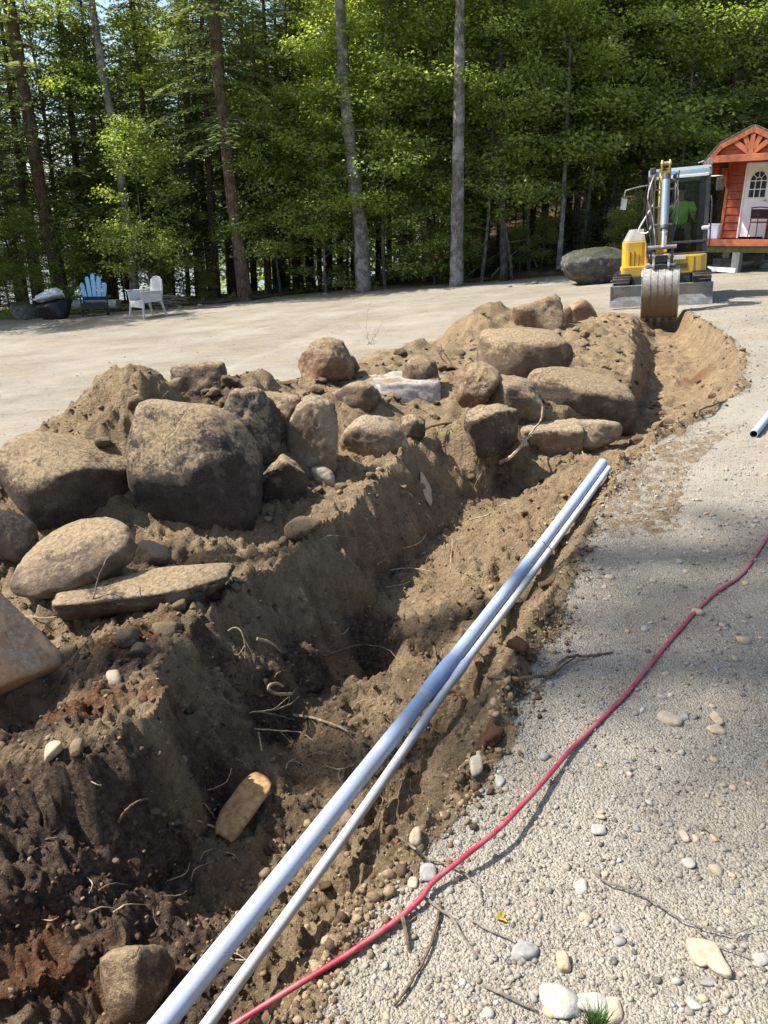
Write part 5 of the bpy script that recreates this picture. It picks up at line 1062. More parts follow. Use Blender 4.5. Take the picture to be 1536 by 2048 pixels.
# fallen branches on the sunny forest floor
for k, (pa_, pb_, z_, rr_) in enumerate([((985, 500), (1060, 478), .5, .03), ((930, 520), (1000, 505), .3, .025), ((1075, 525), (1050, 480), .4, .03), ((1100, 540), (1075, 470), .3, .02)]):
    y = 26 + .3 * k; A_ = P(*pa_, y / ray(*pa_)[1]); B_ = P(*pb_, (y + .4) / ray(*pb_)[1]); z1 = float(floor_z(A_[0], A_[1])) + .02; A_[2] = z1
    o = MB().tube([(0, 0, 0), tuple((B_ - A_) * .5 + np.array([0, 0, .05])), tuple(B_ - A_)], [rr_, rr_ * .8, rr_ * .4], 6).build('fallen_branch', MAT['twig'], smooth=True); o.location = A_
    tag(o, ['dead branch propped low beside the straight pale trunk', 'short dead branch at the foot of the straight pale trunk', 'dead branch leaning by the slender pale sapling', 'thin broken stem leaning toward the rock ledge'][k], 'branch')
# sunlit mound of earth at the yard edge
q = onbase(470, 606); 
V, Fc = rock_verts(4, 611, k=4, nplanes=10, amp=.12); o = link('earth_mound', mesh_from('earth_mound', V * [1.1, .8, .22], Fc), MAT['clod_one']); o.location = (q[0], q[1] + .5, float(floor_z(q[0], q[1] + .5)) + .05); tag(o, 'low sunlit mound of brown earth at the foot of the reddish trunk', 'mound')

# ================================================================== EXCAVATOR
MAT['ex_yellow'] = simple('yellow_paint', (0.62, 0.36, 0.012), 0.42, 0, .08, 4, .5, .03, (.3, .22, .12), .45)
MAT['ex_grey'] = simple('blue_grey_paint', (0.17, 0.23, 0.29), 0.4, 0, .06, 4, .5, .03, (.35, .3, .22), .2)
MAT['ex_hood'] = simple('dusty_grey_paint', (0.2, 0.19, 0.17), 0.55, 0, .1, 6, .4, .05, (.35, .28, .18), .6); MAT['ex_dark'] = simple('dark_grey_paint', (0.045, 0.05, 0.056), 0.5, 0, .1, 6, .4, .05, (.18, .14, .09), .35)
MAT['ex_black'] = simple('black_rubber', (0.018, 0.018, 0.019), 0.55, 0, .1, 8, .4, .1, (.15, .11, .07), .3)
MAT['ex_steel'] = simple('worn_steel', (0.42, 0.41, 0.38), 0.38, .75, .12, 10, .5, .1, (.22, .16, .1), .6)
MAT['ex_chrome'] = simple('steel_rod', (0.6, 0.64, 0.68), 0.28, .8, .04, 10, .5, 0)
MAT['ex_blade'] = simple('grey_blade', (0.15, 0.155, 0.16), 0.5, .2, .12, 5, .4, .06, (.3, .24, .16), .5)
MAT['ex_label'] = simple('white_label', (0.66, 0.66, 0.63), .5, 0, .04, 6, .4, 0)
MAT['mirror'] = simple('mirror_glass', (.55, .58, .6), .12, .9, .03, 5, .5, 0)
def glassmat():
    k = NT('tinted_glass'); a = k.n('ShaderNodeBsdfTransparent', {'Color': (.72, .8, .77)}).outputs[0]; b = k.n('ShaderNodeBsdfGlossy', {'Roughness': .06, 'Color': (.8, .85, .85)}).outputs[0]
    f = k.n('ShaderNodeFresnel', {'IOR': 1.22}).outputs[0]; m = k.n('ShaderNodeMixShader', {0: f, 1: a, 2: b}).outputs[0]; k.t.links.new(m, k.out.inputs[0]); return k.m
MAT['glass'] = glassmat()
def bucketmat():
    k = NT('muddy_bucket'); p = k.pos(); n = k.noise(9, 6, .7, p); z = k.n('ShaderNodeSeparateXYZ', {0: p}).outputs[2]
    c = k.ramp(n, [(.3, (.22, .21, .185)), (.7, (.42, .41, .37))])
    m = k.math('ADD', k.math('MULTIPLY', z, -2.0), k.math('ADD', k.math('MULTIPLY', k.math('SUBTRACT', n, .5), .7), 1.25)); c = k.mix(k.ramp(m, [(.15, 0), (.75, .95), ]), c, (.16, .105, .058))
    c = k.mix(k.ramp(m, [(1.3, 0), (2.0, .7)]) if False else k.ramp(k.noise(30, 5, .7, p), [(.5, 0), (.7, .4)]), c, (.1, .068, .04))
    return k.bsdf(c, .6, .25, k.bump(n, .3, .02), .4)
MAT['bucket'] = bucketmat()
EXB = (5.55, 16.05)
ex = empty('excavator', (EXB[0], EXB[1], height(*EXB) + .0), (0, -.07, -.32)); tag(ex, 'yellow compact excavator with grey cab digging at the far end of the trench', 'excavator')
Ebuild = lambda mb, n, m, b=.0, par=None, **k: mb.build(n, MAT[m], par or ex, bevel=b, **k)
for s in (-1, 1):
    prof = [(-1.05, .3), (-.98, .1), (-.82, .02), (.82, .02), (.98, .1), (1.05, .3), (.95, .46), (.75, .52), (-.75, .52), (-.95, .46)]
    tr = Ebuild(MB().prism(prof, s * .72 - .16, s * .72 + .16), 'track', 'ex_black', .02)
    lug = MB()
    for k in range(18): lug.box((s * .72, -.85 + k * .1, .535), (.32, .04, .03)); lug.box((s * .72, -.85 + k * .1, .012), (.32, .04, .03))
    for k in range(4):
        for e in (-1, 1): lug.box((s * .72, e * (1.0 + .02 * (k % 2)), .14 + k * .1), (.32, .04, .045))
    Ebuild(lug, 'track_pad', 'ex_black', par=tr)
    rl = MB()
    for k in range(4): rl.tube([(s * .9 - .03, -.6 + k * .4, .17), (s * .9, -.6 + k * .4, .17)], .1, 14)
    Ebuild(rl, 'roller', 'ex_dark', par=tr)
Ebuild(MB().box((0, 0, .38), (1.1, 1.3, .26)), 'undercarriage', 'ex_dark', .03); Ebuild(MB().tube([(0, 0, .42), (0, 0, .56)], .5, 28), 'slew_ring', 'ex_dark', smooth=True)
# blade with its arms
bl = Ebuild(MB().prism([(-1.34, .02), (-1.28, .16), (-1.3, .36), (-1.27, .37), (-1.25, .17), (-1.29, .02)], -.9, .9), 'blade', 'ex_blade', .006)
Ebuild(MB().prism([(-1.345, -.02), (-1.325, .1), (-1.3, .1), (-1.3, -.02)], -.9, .9), 'cutting_edge', 'ex_steel', .004, bl)
for s in (-1, 1):
    Ebuild(MB().box((s * .885, -1.27, .19), (.02, .08, .34)), 'end_plate', 'ex_blade', .005, bl); Ebuild(MB().box((s * .42, -.85, .25), (.1, .8, .12), (.12, 0, 0)), 'blade_arm', 'ex_dark', .01)
Ebuild(MB().tube([(0, -.55, .42), (0, -1.22, .33)], .04, 10), 'blade_ram', 'ex_chrome', smooth=True)
# upper body
def rnd_prof(x0, x1, y0, y1, r, n=4):
    out = []
    for cx, cy, a in ((x1 - r, y1 - r, 0), (x0 + r, y1 - r, 90), (x0 + r, y0 + r, 180), (x1 - r, y0 + r, 270)):
        out += [(cx + r * math.cos(R(a + 90 * k / n)), cy + r * math.sin(R(a + 90 * k / n))) for k in range(n + 1)]
    return out
Ebuild(MB().prism(rnd_prof(-.78, .78, -.62, .95, .1), .53, .62, 'z'), 'platform', 'ex_dark', .01)
Ebuild(MB().prism(rnd_prof(-.74, .78, .45, 1.0, .22), .6, 1.18, 'z'), 'counterweight', 'ex_yellow', .03)
hd = Ebuild(MB().prism(rnd_prof(-.74, -.24, -.48, .62, .13), .63, 1.14, 'z'), 'engine_hood', 'ex_yellow', .025)
hv_ = MB(); pr_ = rnd_prof(-.73, -.24, -.46, .62, .13); top_ = rnd_prof(-.62, -.24, -.3, .62, .1); n = len(pr_)
hv_.add([(x, y, 1.145) for x, y in pr_] + [(x, y, 1.36) for x, y in top_], [(i, (i + 1) % n, n + (i + 1) % n, n + i) for i in range(n)] + [tuple(range(n, 2 * n))]); Ebuild(hv_, 'hood_cover', 'ex_hood', .015)
Ebuild(MB().box((-.27, -.36, 1.02), (.08, .3, .72)), 'hood_side_panel', 'ex_yellow', .03)
sl_ = MB()
for k in range(3): sl_.box((-.42, -.488, .75 + .0 * k), (.012, .012, .3)) if k == 0 else sl_.box((-.42 - .08 * k, -.486, .78), (.012, .014, .34))
Ebuild(sl_, 'hood_seam', 'ex_dark', par=hd)
Ebuild(MB().prism(rnd_prof(-.76, -.2, -.64, .4, .1), .42, .68, 'z'), 'lower_skirt', 'ex_yellow', .02)
sk_ = Ebuild(MB().prism(rnd_prof(.02, .8, -.66, .5, .1), .5, .84, 'z'), 'cab_skirt', 'ex_yellow', .025)
Ebuild(MB().box((.32, -.667, .8), (.22, .008, .07)), 'warning_label', 'ex_label', par=sk_)
pl_ = Ebuild(MB().box((.34, -.665, .65), (.24, .008, .09)), 'name_plate', 'ex_dark', par=sk_)
ch = MB()      # the dark block lettering on the plate is too small to read: plain strokes
for k in range(4): ch.box((.27 + k * .035, -.672, .65), (.014, .004, .045)); 
Ebuild(MB().box((.58, -.663, .66), (.012, .008, .28)), 'skirt_seam', 'ex_dark', par=sk_)
# cab: frame, glass, inside
cb = MB(); X0, X1, Y0, Y1 = -.28, .78, -.55, .62
ZF, ZR = .85, 2.22
posts = [(X0 + .03, Y0 + .05), (X1 - .03, Y0 + .05), (X0 + .03, Y1 - .04), (X1 - .03, Y1 - .04)]
for (px_, py_) in posts:
    Ebuild(MB().box((px_, py_ + .02, (ZF + ZR) / 2), (.085, .09, ZR - ZF)), 'cab_post', 'ex_dark', .012)
Ebuild(MB().box((X1 - .12, Y0 + .06, 1.5), (.12, .05, 1.35)), 'cab_door_frame', 'ex_dark', .01)
Ebuild(MB().box(((X0 + X1) / 2, (Y0 + Y1) / 2, ZF), (X1 - X0, Y1 - Y0, .06)), 'cab_floor', 'ex_dark', .01)
Ebuild(MB().prism([(Y0 - .04, 2.2), (Y0 - .02, 2.33), (Y0 + .15, 2.39), (Y1 - .1, 2.39), (Y1 + .02, 2.3), (Y1 + .02, 2.2)], X0 - .02, X1 + .02), 'cab_roof', 'ex_grey', .03)
Ebuild(MB().box(((X0 + X1) / 2, Y0 - .045, 2.22), (X1 - X0 - .06, .03, .05)), 'roof_trim', 'ex_label', .008)
for a, b, c, d, nm in [((.25, Y0 + .03, 1.62), (.92, .012, 1.1), 0, 0, 'windscreen'), ((.25, Y0 + .03, .97), (.92, .012, .2), 0, 0, 'lower_window'), ((X1 - .012, .03, 1.55), (.012, 1.0, 1.25), 0, 0, 'side_window'), ((X0 + .012, .03, 1.55), (.012, 1.0, 1.25), 0, 0, 'side_window'), ((.25, Y1 - .015, 1.75), (.92, .012, .85), 0, 0, 'rear_window')]:
    Ebuild(MB().box(a, b), nm, 'glass')
Ebuild(MB().box((.25, Y0 + .01, 1.07), (.98, .04, .04)), 'window_rail', 'ex_dark', .006)
Ebuild(MB().box((.25, Y1 - .02, 1.1), (.98, .03, .45)), 'rear_panel', 'ex_dark', .01)
st = Ebuild(MB().box((.3, .12, 1.2), (.46, .46, .12)).box((.3, .36, 1.55), (.44, .12, .66), (-.12, 0, 0)).box((.3, .42, 1.97), (.22, .09, .16)).box((.3, .14, 1.0), (.3, .3, .3)), 'operator_seat', 'ex_black', .03)
for s in (-1, 1):
    Ebuild(MB().box((.3 + s * .3, -.02, 1.28), (.13, .36, .2)).box((.3 + s * .3, .05, 1.05), (.12, .3, .3)), 'control_console', 'ex_dark', .02)
    Ebuild(MB().tube([(.3 + s * .3, -.14, 1.36), (.3 + s * .29, -.17, 1.47)], .014, 8).box((.3 + s * .29, -.175, 1.5), (.045, .05, .09)), 'control_stick', 'ex_black')
    Ebuild(MB().tube([(.3 + s * .09, -.36, .88), (.3 + s * .09, -.33, 1.2)], .012, 8).box((.3 + s * .09, -.38, .9), (.1, .16, .03)), 'travel_lever', 'ex_black')
# handrail and mirrors
Ebuild(MB().tube([(X1 + .04, Y0 - .02, .95), (X1 + .05, Y0 - .05, 1.1), (X1 + .05, Y0 - .05, 1.75), (X1 + .03, Y0 + .0, 1.85)], .014, 8), 'hand_rail', 'ex_black', smooth=True)
mr = Ebuild(MB().tube([(X1 - .02, Y0, 2.18), (X1 + .12, Y0 - .12, 2.17), (X1 + .2, Y0 - .12, 2.16)], .012, 8), 'mirror_arm', 'ex_steel', smooth=True)
Ebuild(MB().box((X1 + .16, Y0 - .12, 2.03), (.13, .04, .22)), 'mirror', 'ex_black', .02, mr)
ml = Ebuild(MB().tube([(X0 + .0, Y0, 2.12), (X0 - .2, Y0 - .1, 2.1), (X0 - .42, Y0 - .08, 2.06), (X0 - .46, Y0 - .08, 1.8)], .012, 8), 'mirror_arm', 'ex_steel', smooth=True)
Ebuild(MB().box((X0 - .44, Y0 - .1, 1.82), (.13, .04, .26), (0, .15, .2)), 'mirror', 'ex_black', .02, ml); Ebuild(MB().box((X0 - .44, Y0 - .124, 1.82), (.1, .006, .2), (0, .15, .2)), 'mirror_glass', 'mirror', 0, ml)
Ebuild(MB().box((X1 - .02, Y0 - .02, 2.43), (.1, .08, .1)), 'work_light', 'ex_steel', .02); Ebuild(MB().box((X0 + .06, Y0 - .03, 2.36), (.11, .08, .1)), 'work_light', 'ex_dark', .02)
Ebuild(MB().tube([(X1 - .05, .1, 2.39), (X1 - .05, .1, 2.43), (X1 - .1, .1, 2.5), (X1 - .2, .1, 2.47)], .01, 6).tube([(X1 - .05, .3, 2.39), (X1 - .05, .3, 2.5)], .02, 8), 'aerial', 'ex_steel')
Ebuild(MB().box((X1 - .03, Y0 - .03, 1.3), (.14, .06, .07)), 'lamp', 'ex_label', .02)
# swing post, boom, arm
BX = -.02
Ebuild(MB().box((BX, -.72, .72), (.3, .32, .34)).tube([(BX, -.85, .5), (BX, -.85, 1.02)], .1, 14), 'swing_post', 'ex_dark', .02)
bp = [(-.85, .82), (-1.15, 1.35), (-1.35, 1.85), (-1.62, 2.2), (-1.86, 2.3), (-1.9, 2.18), (-1.66, 1.98), (-1.5, 1.6), (-1.36, 1.2), (-1.02, .72)]
Ebuild(MB().prism(bp, BX - .1, BX + .1), 'boom', 'ex_dark', .015)
Ebuild(MB().tube([(BX, -1.0, .75), (BX, -1.5, 1.45)], .055, 14), 'boom_ram', 'ex_dark', smooth=True); Ebuild(MB().tube([(BX, -1.5, 1.45), (BX, -1.74, 1.85)], .03, 12), 'ram_rod', 'ex_chrome', smooth=True)
# dipper arm: two long cheeks at the top with a gap between, then a closed box
ar = Ebuild(MB().prism([(-1.86, 2.04), (-1.96, 2.22), (-2.2, 1.65), (-2.36, .95), (-2.32, .8), (-2.22, .82), (-2.05, 1.5)], BX - .085, BX + .085), 'dipper_arm', 'ex_yellow', .012)
for s in (-1, 1):
    Ebuild(MB().prism([(-1.84, 2.06), (-1.96, 2.08), (-2.02, 2.36), (-1.98, 2.42), (-1.91, 2.42), (-1.87, 2.36)], BX + .01 + s * .062 - .014, BX + .01 + s * .062 + .014), 'arm_lug', 'ex_yellow', .006, ar)
Ebuild(MB().tube([(BX - .08, -1.95, 2.36), (BX + .1, -1.95, 2.36)], .035, 12), 'arm_pin', 'ex_steel', par=ar, smooth=True); Ebuild(MB().box((BX + .01, -1.95, 2.22), (.1, .06, .06)), 'arm_web', 'ex_yellow', .01, ar)
Ebuild(MB().tube([(BX + .02, -2.08, 2.12), (BX + .02, -2.44, 1.32)], .062, 18), 'bucket_ram', 'ex_grey', smooth=True); Ebuild(MB().tube([(BX + .02, -2.44, 1.32), (BX + .02, -2.55, 1.02)], .034, 14), 'ram_rod', 'ex_chrome', smooth=True)
Ebuild(MB().tube([(BX + .02, -2.06, 2.18), (BX + .02, -2.09, 2.1)], .068, 16).tube([(BX + .02, -2.42, 1.36), (BX + .02, -2.445, 1.31)], .07, 16), 'ram_collar', 'ex_dark', smooth=True)
# linkage and coupler
for s in (-1, 1):
    Ebuild(MB().prism([(-2.56, 1.05), (-2.5, 1.05), (-2.36, .74), (-2.42, .72)], BX + s * .17 - .018, BX + s * .17 + .018), 'link_plate', 'ex_dark', .006)
    Ebuild(MB().prism([(-2.28, .96), (-2.22, .94), (-2.3, .66), (-2.37, .67)], BX + s * .13 - .016, BX + s * .13 + .016), 'link_plate', 'ex_dark', .006)
for z, y, w, r_ in [(1.03, -2.53, .23, .035), (.88, -2.34, .2, .04), (.74, -2.4, .24, .045), (.66, -2.32, .22, .045)]: Ebuild(MB().tube([(BX - w, y, z), (BX + w, y, z)], r_, 14), 'link_pin', 'ex_steel', smooth=True)
Ebuild(MB().prism([(-2.5, .74), (-2.25, .74), (-2.22, .58), (-2.3, .54), (-2.5, .58)], BX - .11, BX + .11), 'coupler', 'ex_black', .015)
Ebuild(MB().box((BX, -2.46, .84), (.2, .1, .12)), 'link_block', 'ex_black', .02)
# bucket
bo = [(-2.2, .7), (-2.36, .71), (-2.5, .67), (-2.59, .57), (-2.63, .43), (-2.63, .25), (-2.59, .08), (-2.51, -.06), (-2.42, -.16)]
bi = [(y + .03 * (1 if y < -2.3 else .3), z - .025) for y, z in bo]
bk = empty('bucket', (BX, 0, 0)); bk.parent = ex
MB().prism(bo + bi[::-1], -.285, .285).build('shell', MAT['bucket'], bk, smooth=True)
for s in (-1, 1):
    MB().prism(bo + [(-2.1, .1), (-2.06, .4)], s * .29 - .014, s * .29 + .014).build('side_plate', MAT['ex_steel'], bk, bevel=.004)
    MB().prism([(-2.5, .84), (-2.4, .86), (-2.22, .8), (-2.2, .68), (-2.5, .66), (-2.55, .72)], s * .12 - .018, s * .12 + .018).build('bucket_ear', MAT['ex_steel'], bk, bevel=.005)
for k in range(4):
    x = -.17 + k * .113; ro = [(y - .007 if y < -2.4 else y, z + (.005 if z > .4 else 0)) for y, z in bo[1:]]; MB().prism(ro + [(y + .02, z - .01) for y, z in bo[1:]][::-1], x - .01, x + .01).build('wear_rib', MAT['bucket'], bk)
for k in range(5):
    x = -.25 + k * .125; MB().prism([(-2.49, -.13), (-2.41, -.12), (-2.33, -.28), (-2.36, -.29)], x - .03, x + .03).build('bucket_tooth', MAT['ex_steel'], bk, bevel=.005)
# hoses along the arm
hz_r = random.Random(9)
for k, (s, o_) in enumerate([(-1, .0), (-1, .03), (-1, .06), (-1, .1), (1, .0), (1, .03), (1, .07)]):
    x = BX + s * (.12 + o_); pts = [(x, -1.5, 1.5 + .05 * k), (x + s * .04, -1.75, 2.0 + .04 * k), (x + s * .02, -2.0, 2.22 - .03 * k), (x + s * (.03 + .08 * (k % 3 == 1)), -2.2, 1.85), (x + s * hz_r.uniform(0, .05), -2.28, 1.5), (x - s * .03, -2.36, 1.2), (x - s * .05, -2.38, 1.0)]
    Ebuild(MB().tube(smooth_path(pts, 5), .013, 7), 'hydraulic_hose', 'ex_steel' if k == 1 else 'ex_black', smooth=True)
Ebuild(MB().tube(smooth_path([(BX - .15, -2.15, 1.75), (BX - .3, -2.2, 1.5), (BX - .38, -2.2, 1.35), (BX - .36, -2.2, 1.28), (BX - .24, -2.22, 1.28), (BX - .18, -2.26, 1.4)], 6), .013, 8), 'hydraulic_hose', 'ex_label', smooth=True)
for k in range(3):
    pts = [(BX - .2 - .03 * k, -.9, 1.1), (BX - .27 - .03 * k, -1.3, 1.6), (BX - .3 + .03 * k, -1.5, 1.95), (BX - .2, -1.7, 2.15), (BX - .12, -1.85, 2.0 + .05 * k)]
    Ebuild(MB().tube(smooth_path(pts, 6), .016, 8), 'hydraulic_hose', 'ex_black', smooth=True)
for k in range(3): Ebuild(MB().box((BX, -2.12 - .1 * k, 1.95 - .28 * k), (.3, .02, .025), (.25, 0, 0)), 'hose_clamp', 'ex_steel', .004)

# ------------------------------------------------------------------ operator
MAT['skin'] = simple('skin', (.42, .24, .16), .55, 0, .06, 8, .4, 0); MAT['lime'] = simple('lime_shirt', (.44, .68, .1), .85, 0, .08, 6, .2, .1); MAT['trouser'] = simple('khaki_trousers', (.2, .17, .12), .9, 0, .1, 6, .2, .1); MAT['hair'] = simple('dark_hair', (.04, .028, .02), .7, 0, .1, 10, .3, .1); MAT['boot'] = simple('dark_boots', (.05, .035, .022), .7, 0, .1, 10, .3, .1)
def skinned(name, V, E_, rad, mat, parent, root=0, sub=2):
    me = bpy.data.meshes.new(name); me.from_pydata(V, E_, []); me.materials.append(mat); o = bpy.data.objects.new(name, me); COL.objects.link(o); o.parent = parent
    m = o.modifiers.new('skin', 'SKIN'); m.use_smooth_shade = True
    for i, sv in enumerate(me.skin_vertices[0].data if me.skin_vertices else []): pass
    if not me.skin_vertices:
        bm = bmesh.new(); bm.from_mesh(me); bm.verts.layers.skin.verify(); bm.to_mesh(me); bm.free()
    for i, sv in enumerate(me.skin_vertices[0].data):
        r_ = rad[i]; sv.radius = r_ if hasattr(r_, '__len__') else (r_, r_); sv.use_root = (i == root)
    s = o.modifiers.new('sub', 'SUBSURF'); s.levels = sub; s.render_levels = sub; return o
EM = Matrix.Translation(ex.location) @ Euler(ex.rotation_euler).to_matrix().to_4x4()
man = empty('person', EM @ Vector((.3, .12, 1.26)), ex.rotation_euler); tag(man, 'person in lime green shirt sitting at the controls inside the cab', 'person')
# local: x right in view, -y toward the camera, z up from the seat
V = [(0, .08, .08), (0, .1, .3), (0, .11, .5), (0, .09, .59), (0, .06, .68), (0, .04, .78),          # pelvis .. head
     (.19, .1, .48), (.26, -.0, .26), (.28, -.18, .2), (-.19, .1, .48), (-.26, .0, .26), (-.28, -.18, .2),
     (.28, -.245, .21), (-.28, -.245, .21)]
E_ = [(0, 1), (1, 2), (2, 3), (3, 4), (4, 5), (2, 6), (6, 7), (7, 8), (2, 9), (9, 10), (10, 11), (8, 12), (11, 13)]
rad = [(.13, .1), (.14, .1), (.13, .09), .055, (.075, .085), (.07, .085), .062, .048, .036, .062, .048, .036, (.04, .025), (.04, .025)]
skinned('body', V, E_, rad, MAT['skin'], man)
for s in (-1, 1):
    for f in range(4):
        b0 = Vector((s * (.255 + .02 * f), -.265, .222 - .004 * f)); skinned('finger', [b0, b0 + Vector((0, -.03, -.012)), b0 + Vector((0, -.035, -.042)), b0 + Vector((0, -.015, -.055))], [(0, 1), (1, 2), (2, 3)], [.0095, .009, .0085, .008], MAT['skin'], man, sub=1)
    b0 = Vector((s * .25, -.24, .225)); skinned('thumb', [b0, b0 + Vector((-s * .02, -.025, -.01)), b0 + Vector((-s * .012, -.045, -.03))], [(0, 1), (1, 2)], [.011, .01, .009], MAT['skin'], man, sub=1)
skinned('shirt', [(0, .08, .06), (0, .1, .28), (0, .11, .5), (.2, .1, .49), (.255, .03, .33), (-.2, .1, .49), (-.255, .03, .33), (0, .1, .56)], [(0, 1), (1, 2), (2, 3), (3, 4), (2, 5), (5, 6), (2, 7)], [(.155, .125), (.16, .12), (.15, .11), .085, .068, .085, .068, .075], MAT['lime'], man)
for s in (-1, 1):
    skinned('trouser_leg', [(s * .09, .05, .04), (s * .15, -.34, .1), (s * .13, -.38, -.28)], [(0, 1), (1, 2)], [.1, .075, .06], MAT['trouser'], man)
    MB().box((s * .13, -.43, -.36), (.1, .25, .09)).build('boot', MAT['boot'], man, bevel=.03)
hr = MB(); Vh, Fh = rock_verts(3, 3, k=4, nplanes=2, amp=.02); keep = Vh[:, 2] > -.1
hm = mesh_from('hair', Vh * [.088, .1, .085], [tuple(f) for f in Fh if all((Vh[f][:, 2] > .22) | (Vh[f][:, 1] > .25))]); ho_ = link('hair', hm, MAT['hair'], man); ho_.location = (0, .055, .775)
for s in (-1, 1):
    Vs, Fs = ICO[2]; e = link('eye', mesh_from('eye', Vs * .013, Fs), MAT['ex_black'], man); e.location = (s * .03, -.036, .755)
    e = link('ear', mesh_from('ear', Vs * [.012, .02, .032], Fs), MAT['skin'], man); e.location = (s * .078, .05, .745)
MB().box((0, -.052, .735), (.026, .03, .045), None, .6).build('nose', MAT['skin'], man, bevel=.006)
MB().box((0, -.034, .695), (.046, .012, .011)).build('mouth', MAT['hair'], man)

# ================================================================== CABIN
MAT['cedar'] = simple('stained_cedar', (.32, .064, .018), .5, 0, .18, 3.0, .4, .1); MAT['cedar2'] = simple('stained_beam', (.33, .095, .034), .5, 0, .18, 3.0, .4, .1); MAT['cedar_d'] = simple('stained_board', (.34, .066, .02), .5, 0, .15, 3.0, .4, .1)
MAT['shingle'] = simple('grey_shingle', (.2, .19, .18), .85, 0, .15, 10, .2, .3); MAT['white_trim'] = simple('white_paint', (.78, .78, .76), .45, 0, .03, 3, .4, .02); MAT['pane'] = simple('dark_pane', (.012, .014, .016), .35, 0, .1, 3, .25, 0); MAT['treated'] = simple('treated_timber', (.13, .12, .055), .8, 0, .15, 6, .2, .2); MAT['block'] = simple('concrete_block', (.22, .22, .21), .9, 0, .12, 8, .2, .3)
d = ray(1511, 250); q = P(1511, 250, 21.5 / d[1]); CBX, CBY = q[0], q[1]; CZ = float(base(CBX, CBY)) - .02
cbn = empty('cabin', (CBX, CBY, CZ), (0, 0, R(-38))); cbn.scale = (.86, 1, 1); tag(cbn, 'small red stained wooden cabin with rounded gable roof and white door', 'cabin')
C = lambda mb, n, m, b=.004, par=None, **k: mb.build(n, MAT[m], par or cbn, bevel=b, **k)
DK, PK, BRK, EV = .87, 3.55, 3.18, 2.73; WY = 1.15; DEEP = 4.6
g_out = [(-1.34, EV), (-.9, BRK), (0, PK), (.9, BRK), (1.34, EV)]
for i in range(4):
    (xa, za), (xb, zb) = g_out[i], g_out[i + 1]; L = math.hypot(xb - xa, zb - za); nx, nz = -(zb - za) / L, (xb - xa) / L
    rf = C(MB().prism([(xa, za), (xb, zb), (xb + nx * .03, zb + nz * .03), (xa + nx * .03, za + nz * .03)], -.08, DEEP, 'y'), 'roof_slope', 'shingle', 0)
    for k in range(max(2, int(L / .16))):
        f0 = k / max(2, int(L / .16)); f1 = f0 + 1.0 / max(2, int(L / .16)) * 1.05; lift = .034
        if xa >= 0 and i >= 2: pass
        p0 = (xa + (xb - xa) * f0, za + (zb - za) * f0); p1 = (xa + (xb - xa) * min(1, f1), za + (zb - za) * min(1, f1))
        e0, e1 = (.012, .0) if i < 2 else (.0, .012)
        C(MB().prism([(p0[0] + nx * .032, p0[1] + nz * .032), (p1[0] + nx * .032, p1[1] + nz * .032), (p1[0] + nx * (.036 + e1), p1[1] + nz * (.036 + e1)), (p0[0] + nx * (.036 + e0), p0[1] + nz * (.036 + e0))], -.1, DEEP + .02, 'y'), 'shingle', 'shingle', 0, rf)
    C(MB().prism([(xa, za - .002), (xb, zb - .002), (xb - nx * .13, zb - nz * .13), (xa - nx * .13, za - nz * .13)], -.085, -.045, 'y'), 'fascia_board', 'cedar2')
    C(MB().prism([(xa - nx * .012, za - nz * .012), (xb - nx * .012, zb - nz * .012), (xb - nx * .035, zb - nz * .035), (xa - nx * .035, za - nz * .035)], -.04, WY, 'y'), 'soffit_board', 'cedar_d')
C(MB().box((0, -.02, 2.83), (2.24, .12, .17)), 'gable_beam', 'cedar2', .01)
for a in (-58, -28, 0, 28, 58):
    L = .5 if a == 0 else (.52 if abs(a) < 40 else .62); C(MB().box((math.sin(R(a)) * L / 2, -.02 + .004 * (a != 0), 2.915 + math.cos(R(a)) * L / 2), (.13, .09, L), (0, R(a), 0)), 'gable_spoke', 'cedar2', .008)
for k in range(5):     # boards closing the gable behind the spokes
    z = 2.93 + k * .12; w = np.interp(z + .06, [EV, BRK, PK], [1.28, .86, .02]) * 2
    if w > .15: C(MB().box((0, .055, z + .056), (w, .025, .112)), 'gable_board', 'cedar_d')
for s in (-1, 1):
    C(MB().box((s * 1.18, .5, 2.6), (.05, 1.1, .24)), 'eave_board', 'cedar_d'); C(MB().prism([(1.14, 2.68), (.92, 2.68), (.88, 2.2), (.95, 2.2), (1.0, 2.42)] if s > 0 else [(-1.14, 2.68), (-.92, 2.68), (-.88, 2.2), (-.95, 2.2), (-1.0, 2.42)], .92, 1.05, 'y'), 'eave_bracket', 'cedar_d')
# front wall: lap boards left and right of the door, one by one
DW, DH = .41, 1.9
nb_ = 10
for k in range(nb_):
    z = DK + .02 + k * .2
    for s in (-1, 1): C(MB().prism([(WY - .012, z), (WY - .03, z + .012), (WY - .012, z + .197), (WY + .03, z + .197), (WY + .03, z)], s * .42 if s > 0 else -.9, .9 if s > 0 else -.42), 'lap_board', 'cedar' if k % 3 else 'cedar_d')
C(MB().box((0, WY + .01, DK + DH + .13), (.82, .05, .26)), 'door_head_board', 'cedar'); C(MB().box((0, WY + .06, 2.9), (1.9, .04, .5)), 'upper_wall', 'cedar_d')
for s in (-1, 1): C(MB().box((s * .92, WY - .01, DK + 1.0), (.09, .07, 1.98)), 'corner_board', 'cedar2')
for s in (-1, 1): C(MB().box((s * .9, WY + 1.75, DK + 1.0), (.05, 3.4, 1.98)), 'side_wall', 'cedar')
C(MB().box((0, DEEP - .05, DK + 1.2), (1.8, .05, 2.4)), 'back_wall', 'cedar')
dr = C(MB().box((0, WY - .0, DK + DH / 2 + .03), (.74, .045, DH - .06)), 'door', 'white_trim')
